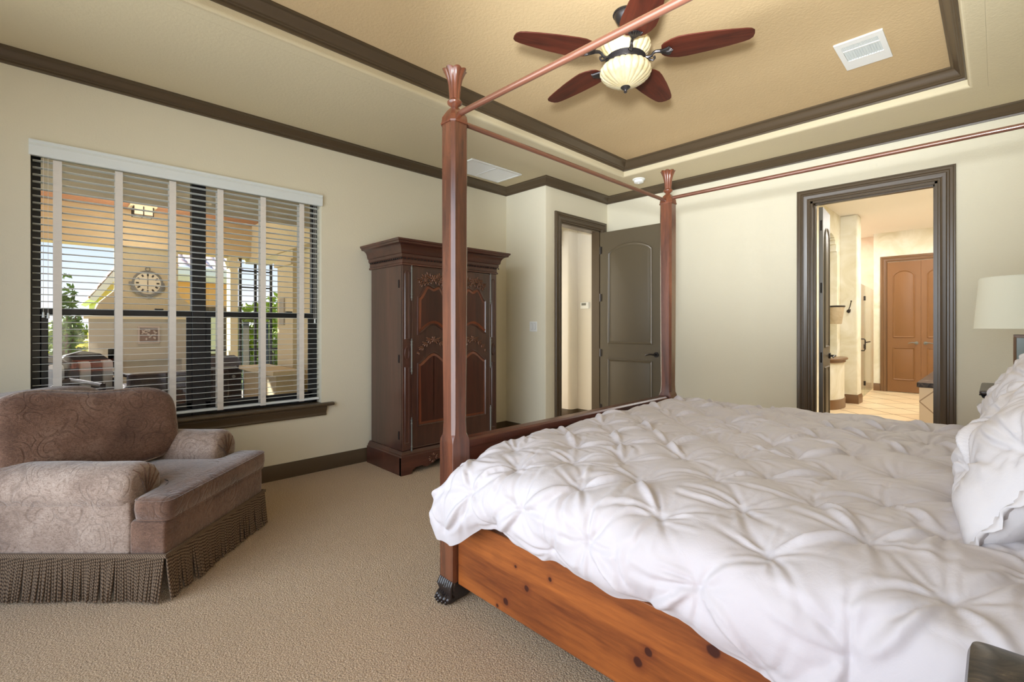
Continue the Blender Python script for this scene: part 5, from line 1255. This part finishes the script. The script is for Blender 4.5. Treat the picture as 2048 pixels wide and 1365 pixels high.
# patio seats
def patio_chair(label, x, y, rz, grp='dark patio armchairs'):
    c = thing('patio_chair', label, 'chair', (x, y, -.05), rz, grp)
    MB().box(-.32, .32, -.30, .30, .30, .36).build('seat', 'wicker', c, bevel=.015)
    m_ = MB(); pts = [(-.32, .30, .36), (.32, .30, .36), (.33, .40, .86), (.22, .42, .95), (0, .43, 1.0), (-.22, .42, .95), (-.33, .40, .86)]
    m_.add(pts+[(p[0], p[1]+.05, p[2]) for p in pts], [tuple(range(7)), tuple(range(7, 14))[::-1]]+[(i, (i+1) % 7, 7+(i+1) % 7, 7+i) for i in range(7)]); m_.build('backrest', 'wicker', c)
    for s in (-1, 1):
        MB().tube([(s*.33, -.30, .58), (s*.34, .0, .62), (s*.33, .36, .66)], .028, 8).build('armrest', 'wicker', c)
        for y_ in (-.27, .27): MB().box(s*.30-.022, s*.30+.022, y_-.022, y_+.022, 0, .60).build('leg', 'wicker', c)
    for k in range(4): MB().superell((-.225+.15*k, .33, .62), (.074, .05, .24), .3, .4, 20, 12).build('back_cushion', 'cushion' if k % 2 else 'cushiongrey', c)
    MB().superell((0, -.02, .42), (.30, .27, .07), .3, .3, 24, 10).build('seat_cushion', 'cushiongrey', c)
    return c
patio_chair('dark patio armchair with striped cushions at the left end of the patio', -7.9, -.25, math.radians(70))
patio_chair('dark patio armchair nearest the railing, seen behind the left blind tape', -8.45, .60, math.radians(125))
sf = thing('patio_sofa', 'long dark wicker outdoor sofa in front of the fireplace', 'sofa', (-7.3, 1.05, -.05), math.radians(90))
MB().box(-.40, .62, -.38, .38, .08, .42).build('base', 'wicker', sf, bevel=.03); MB().box(-.40, .62, -.40, -.28, .42, .78).build('backrest', 'wicker', sf, bevel=.03)
for s in (-.36, .58): MB().box(s-.05, s+.05, -.38, .38, .42, .62).build('armrest', 'wicker', sf, bevel=.03)
MB().box(-.34, .56, -.27, .36, .42, .54).build('seat_cushion', 'cushiongrey', sf, bevel=.03)
# planting
def foliage(name, label, cat, c, r, n, mat, seed, leaf=.09, trunk=None, grp=None):
    o = thing(name, label, cat, c, 0, grp); rn = random.Random(seed); vs = []; fs = []
    for i in range(n):
        while True:
            d = Vector((rn.uniform(-1, 1), rn.uniform(-1, 1), rn.uniform(-1, 1)))
            if d.length < 1: break
        d = d*(d.length**-.35) if d.length > .05 else d
        k = 1+.25*math.sin(d.x*5+seed)*math.cos(d.z*6)
        p = Vector((d.x*r[0]*k, d.y*r[1]*k, r[2]+d.z*r[2]*k)); a = Vector((rn.gauss(0, 1), rn.gauss(0, 1), rn.gauss(0, 1))).normalized(); b = a.orthogonal().normalized(); s_ = leaf*rn.uniform(.5, 1.2)
        k0 = len(vs); vs += [tuple(p-a*s_), tuple(p+b*s_*.45), tuple(p+a*s_), tuple(p-b*s_*.45)]; fs.append((k0, k0+1, k0+2, k0+3))
    MB().add(vs, fs).build('foliage', mat, o, smooth=0)
    m_ = MB(); zb_ = trunk if trunk is not None else 0
    m_.tube([(0, 0, -zb_), (.02, .03, r[2]*.6), (.06, -.03, r[2]*1.2)], .05, 7, [.07, .05, .02])
    for q in range(5):
        a = q*1.3; m_.tube([(.02, .02, r[2]*.5), (r[0]*.4*math.cos(a), r[1]*.4*math.sin(a), r[2]*1.1), (r[0]*.6*math.cos(a), r[1]*.6*math.sin(a), r[2]*1.5)], .02, 5, [.03, .02, .008])
    m_.build('stems', 'bark', o); return o
bs = [(-15, -1.6, 1.5, 1.35, 'leaflight', 'pale yellow green tree at the left edge of the window view'), (-18.0, .35, 1.0, 1.42, 'leaf', 'bright green tree beyond the railing behind the first blind tape'), (-13.4, .75, .7, 1.25, 'leaflight', 'sunlit yellow bush beside the fireplace')]
for i, (x, y, r, h, mt_, lb_) in enumerate(bs): foliage('tree', lb_, 'tree', (x, y, -1.4), (r, r, h), 4200, mt_, i+3, .13, 0, 'trees beyond the railing')
foliage('climbing_vine', 'dark green leafy vine at the left edge of the fireplace', 'vine', (-10.3, .22, -.05), (.17, .18, 1.0), 900, 'leafdark', 21, .06, 0)
foliage('tree', 'green tree filling the lower half of the framed opening on the right', 'tree', (-17.5, 5.9, -1.4), (1.5, 1.6, 1.9), 5000, 'leaf', 12, .14, 0, 'trees beyond the railing')
foliage('hedge', 'low sunlit hedge on the slope far beyond the railing', 'hedge', (-34, -4, -1.6), (2.0, 8, 1.4), 6000, 'leaflight', 15, .2, 0)
# neighbouring roofs
def tileroof(parent, P0, u, v, nu, nv, w):
    """rows of barrel tiles: P0 eave corner, u along the eave, v up the slope"""
    u, v = Vector(u), Vector(v); n = u.cross(v).normalized(); m_ = MB(); P0 = Vector(P0)
    U_ = nu*6; 
    def fn(a, b):
        p = P0+u*(a*nu*w)+v*(b*nv*w*1.4); row = b*nv; h_ = .05*abs(math.sin(a*nu*PI))+.03*(row-math.floor(row)) if b < 1 else 0
        return tuple(p+n*(h_*1.0))
    m_.grid(fn, U_+1, nv*6+1); return m_.build('roof_tiles', 'claytile', parent, smooth=60)
n1_ = thing('neighbour_house', 'pink tiled roof and orange wall of the house wing beyond the patio', 'house', (-16, 2.1, -1.5))
MB().box(-6, 0, 0, 1.75, 0, 4.25).build('wall', 'orangewall', n1_, smooth=0)
MB().box(.0, .35, -.3, 2.0, 4.22, 4.42).build('fascia', 'white', n1_, smooth=0); MB().box(-.1, .33, -.3, 2.0, 4.05, 4.22).build('soffit', 'stuccolight', n1_, smooth=0)
tileroof(n1_, (.42, -.35, 4.42), (0, 1, 0), (-.93, 0, .36), 9, 8, .27)
MB().box(.0, .04, 1.0, 1.68, 1.9, 3.35).build('window_surround', 'bark', n1_); MB().box(.03, .06, 1.12, 1.56, 2.0, 3.2).build('window_pane', 'stuccolight', n1_)
n2_ = thing('gable_house', 'yellow trimmed gable roof end rising behind the chimney', 'house', (-19.5, 1.15, -1.5))
MB().prism([(-.0, 0), (.85, 0), (.85, 5.2), (-.0, 3.9)], -5, 0, lambda p, q, r: (r, p, q)).build('wall', 'yellowtrim', n2_, smooth=0)
MB().prism([(-.25, 3.62), (-.10, 3.55), (.88, 5.02), (.88, 5.38)], -5, .3, lambda p, q, r: (r, p, q)).build('eave', 'white', n2_, smooth=0)
tileroof(n2_, (.3, -.28, 3.66), (-1, 0, 0), (0, .54, .84), 12, 5, .3)
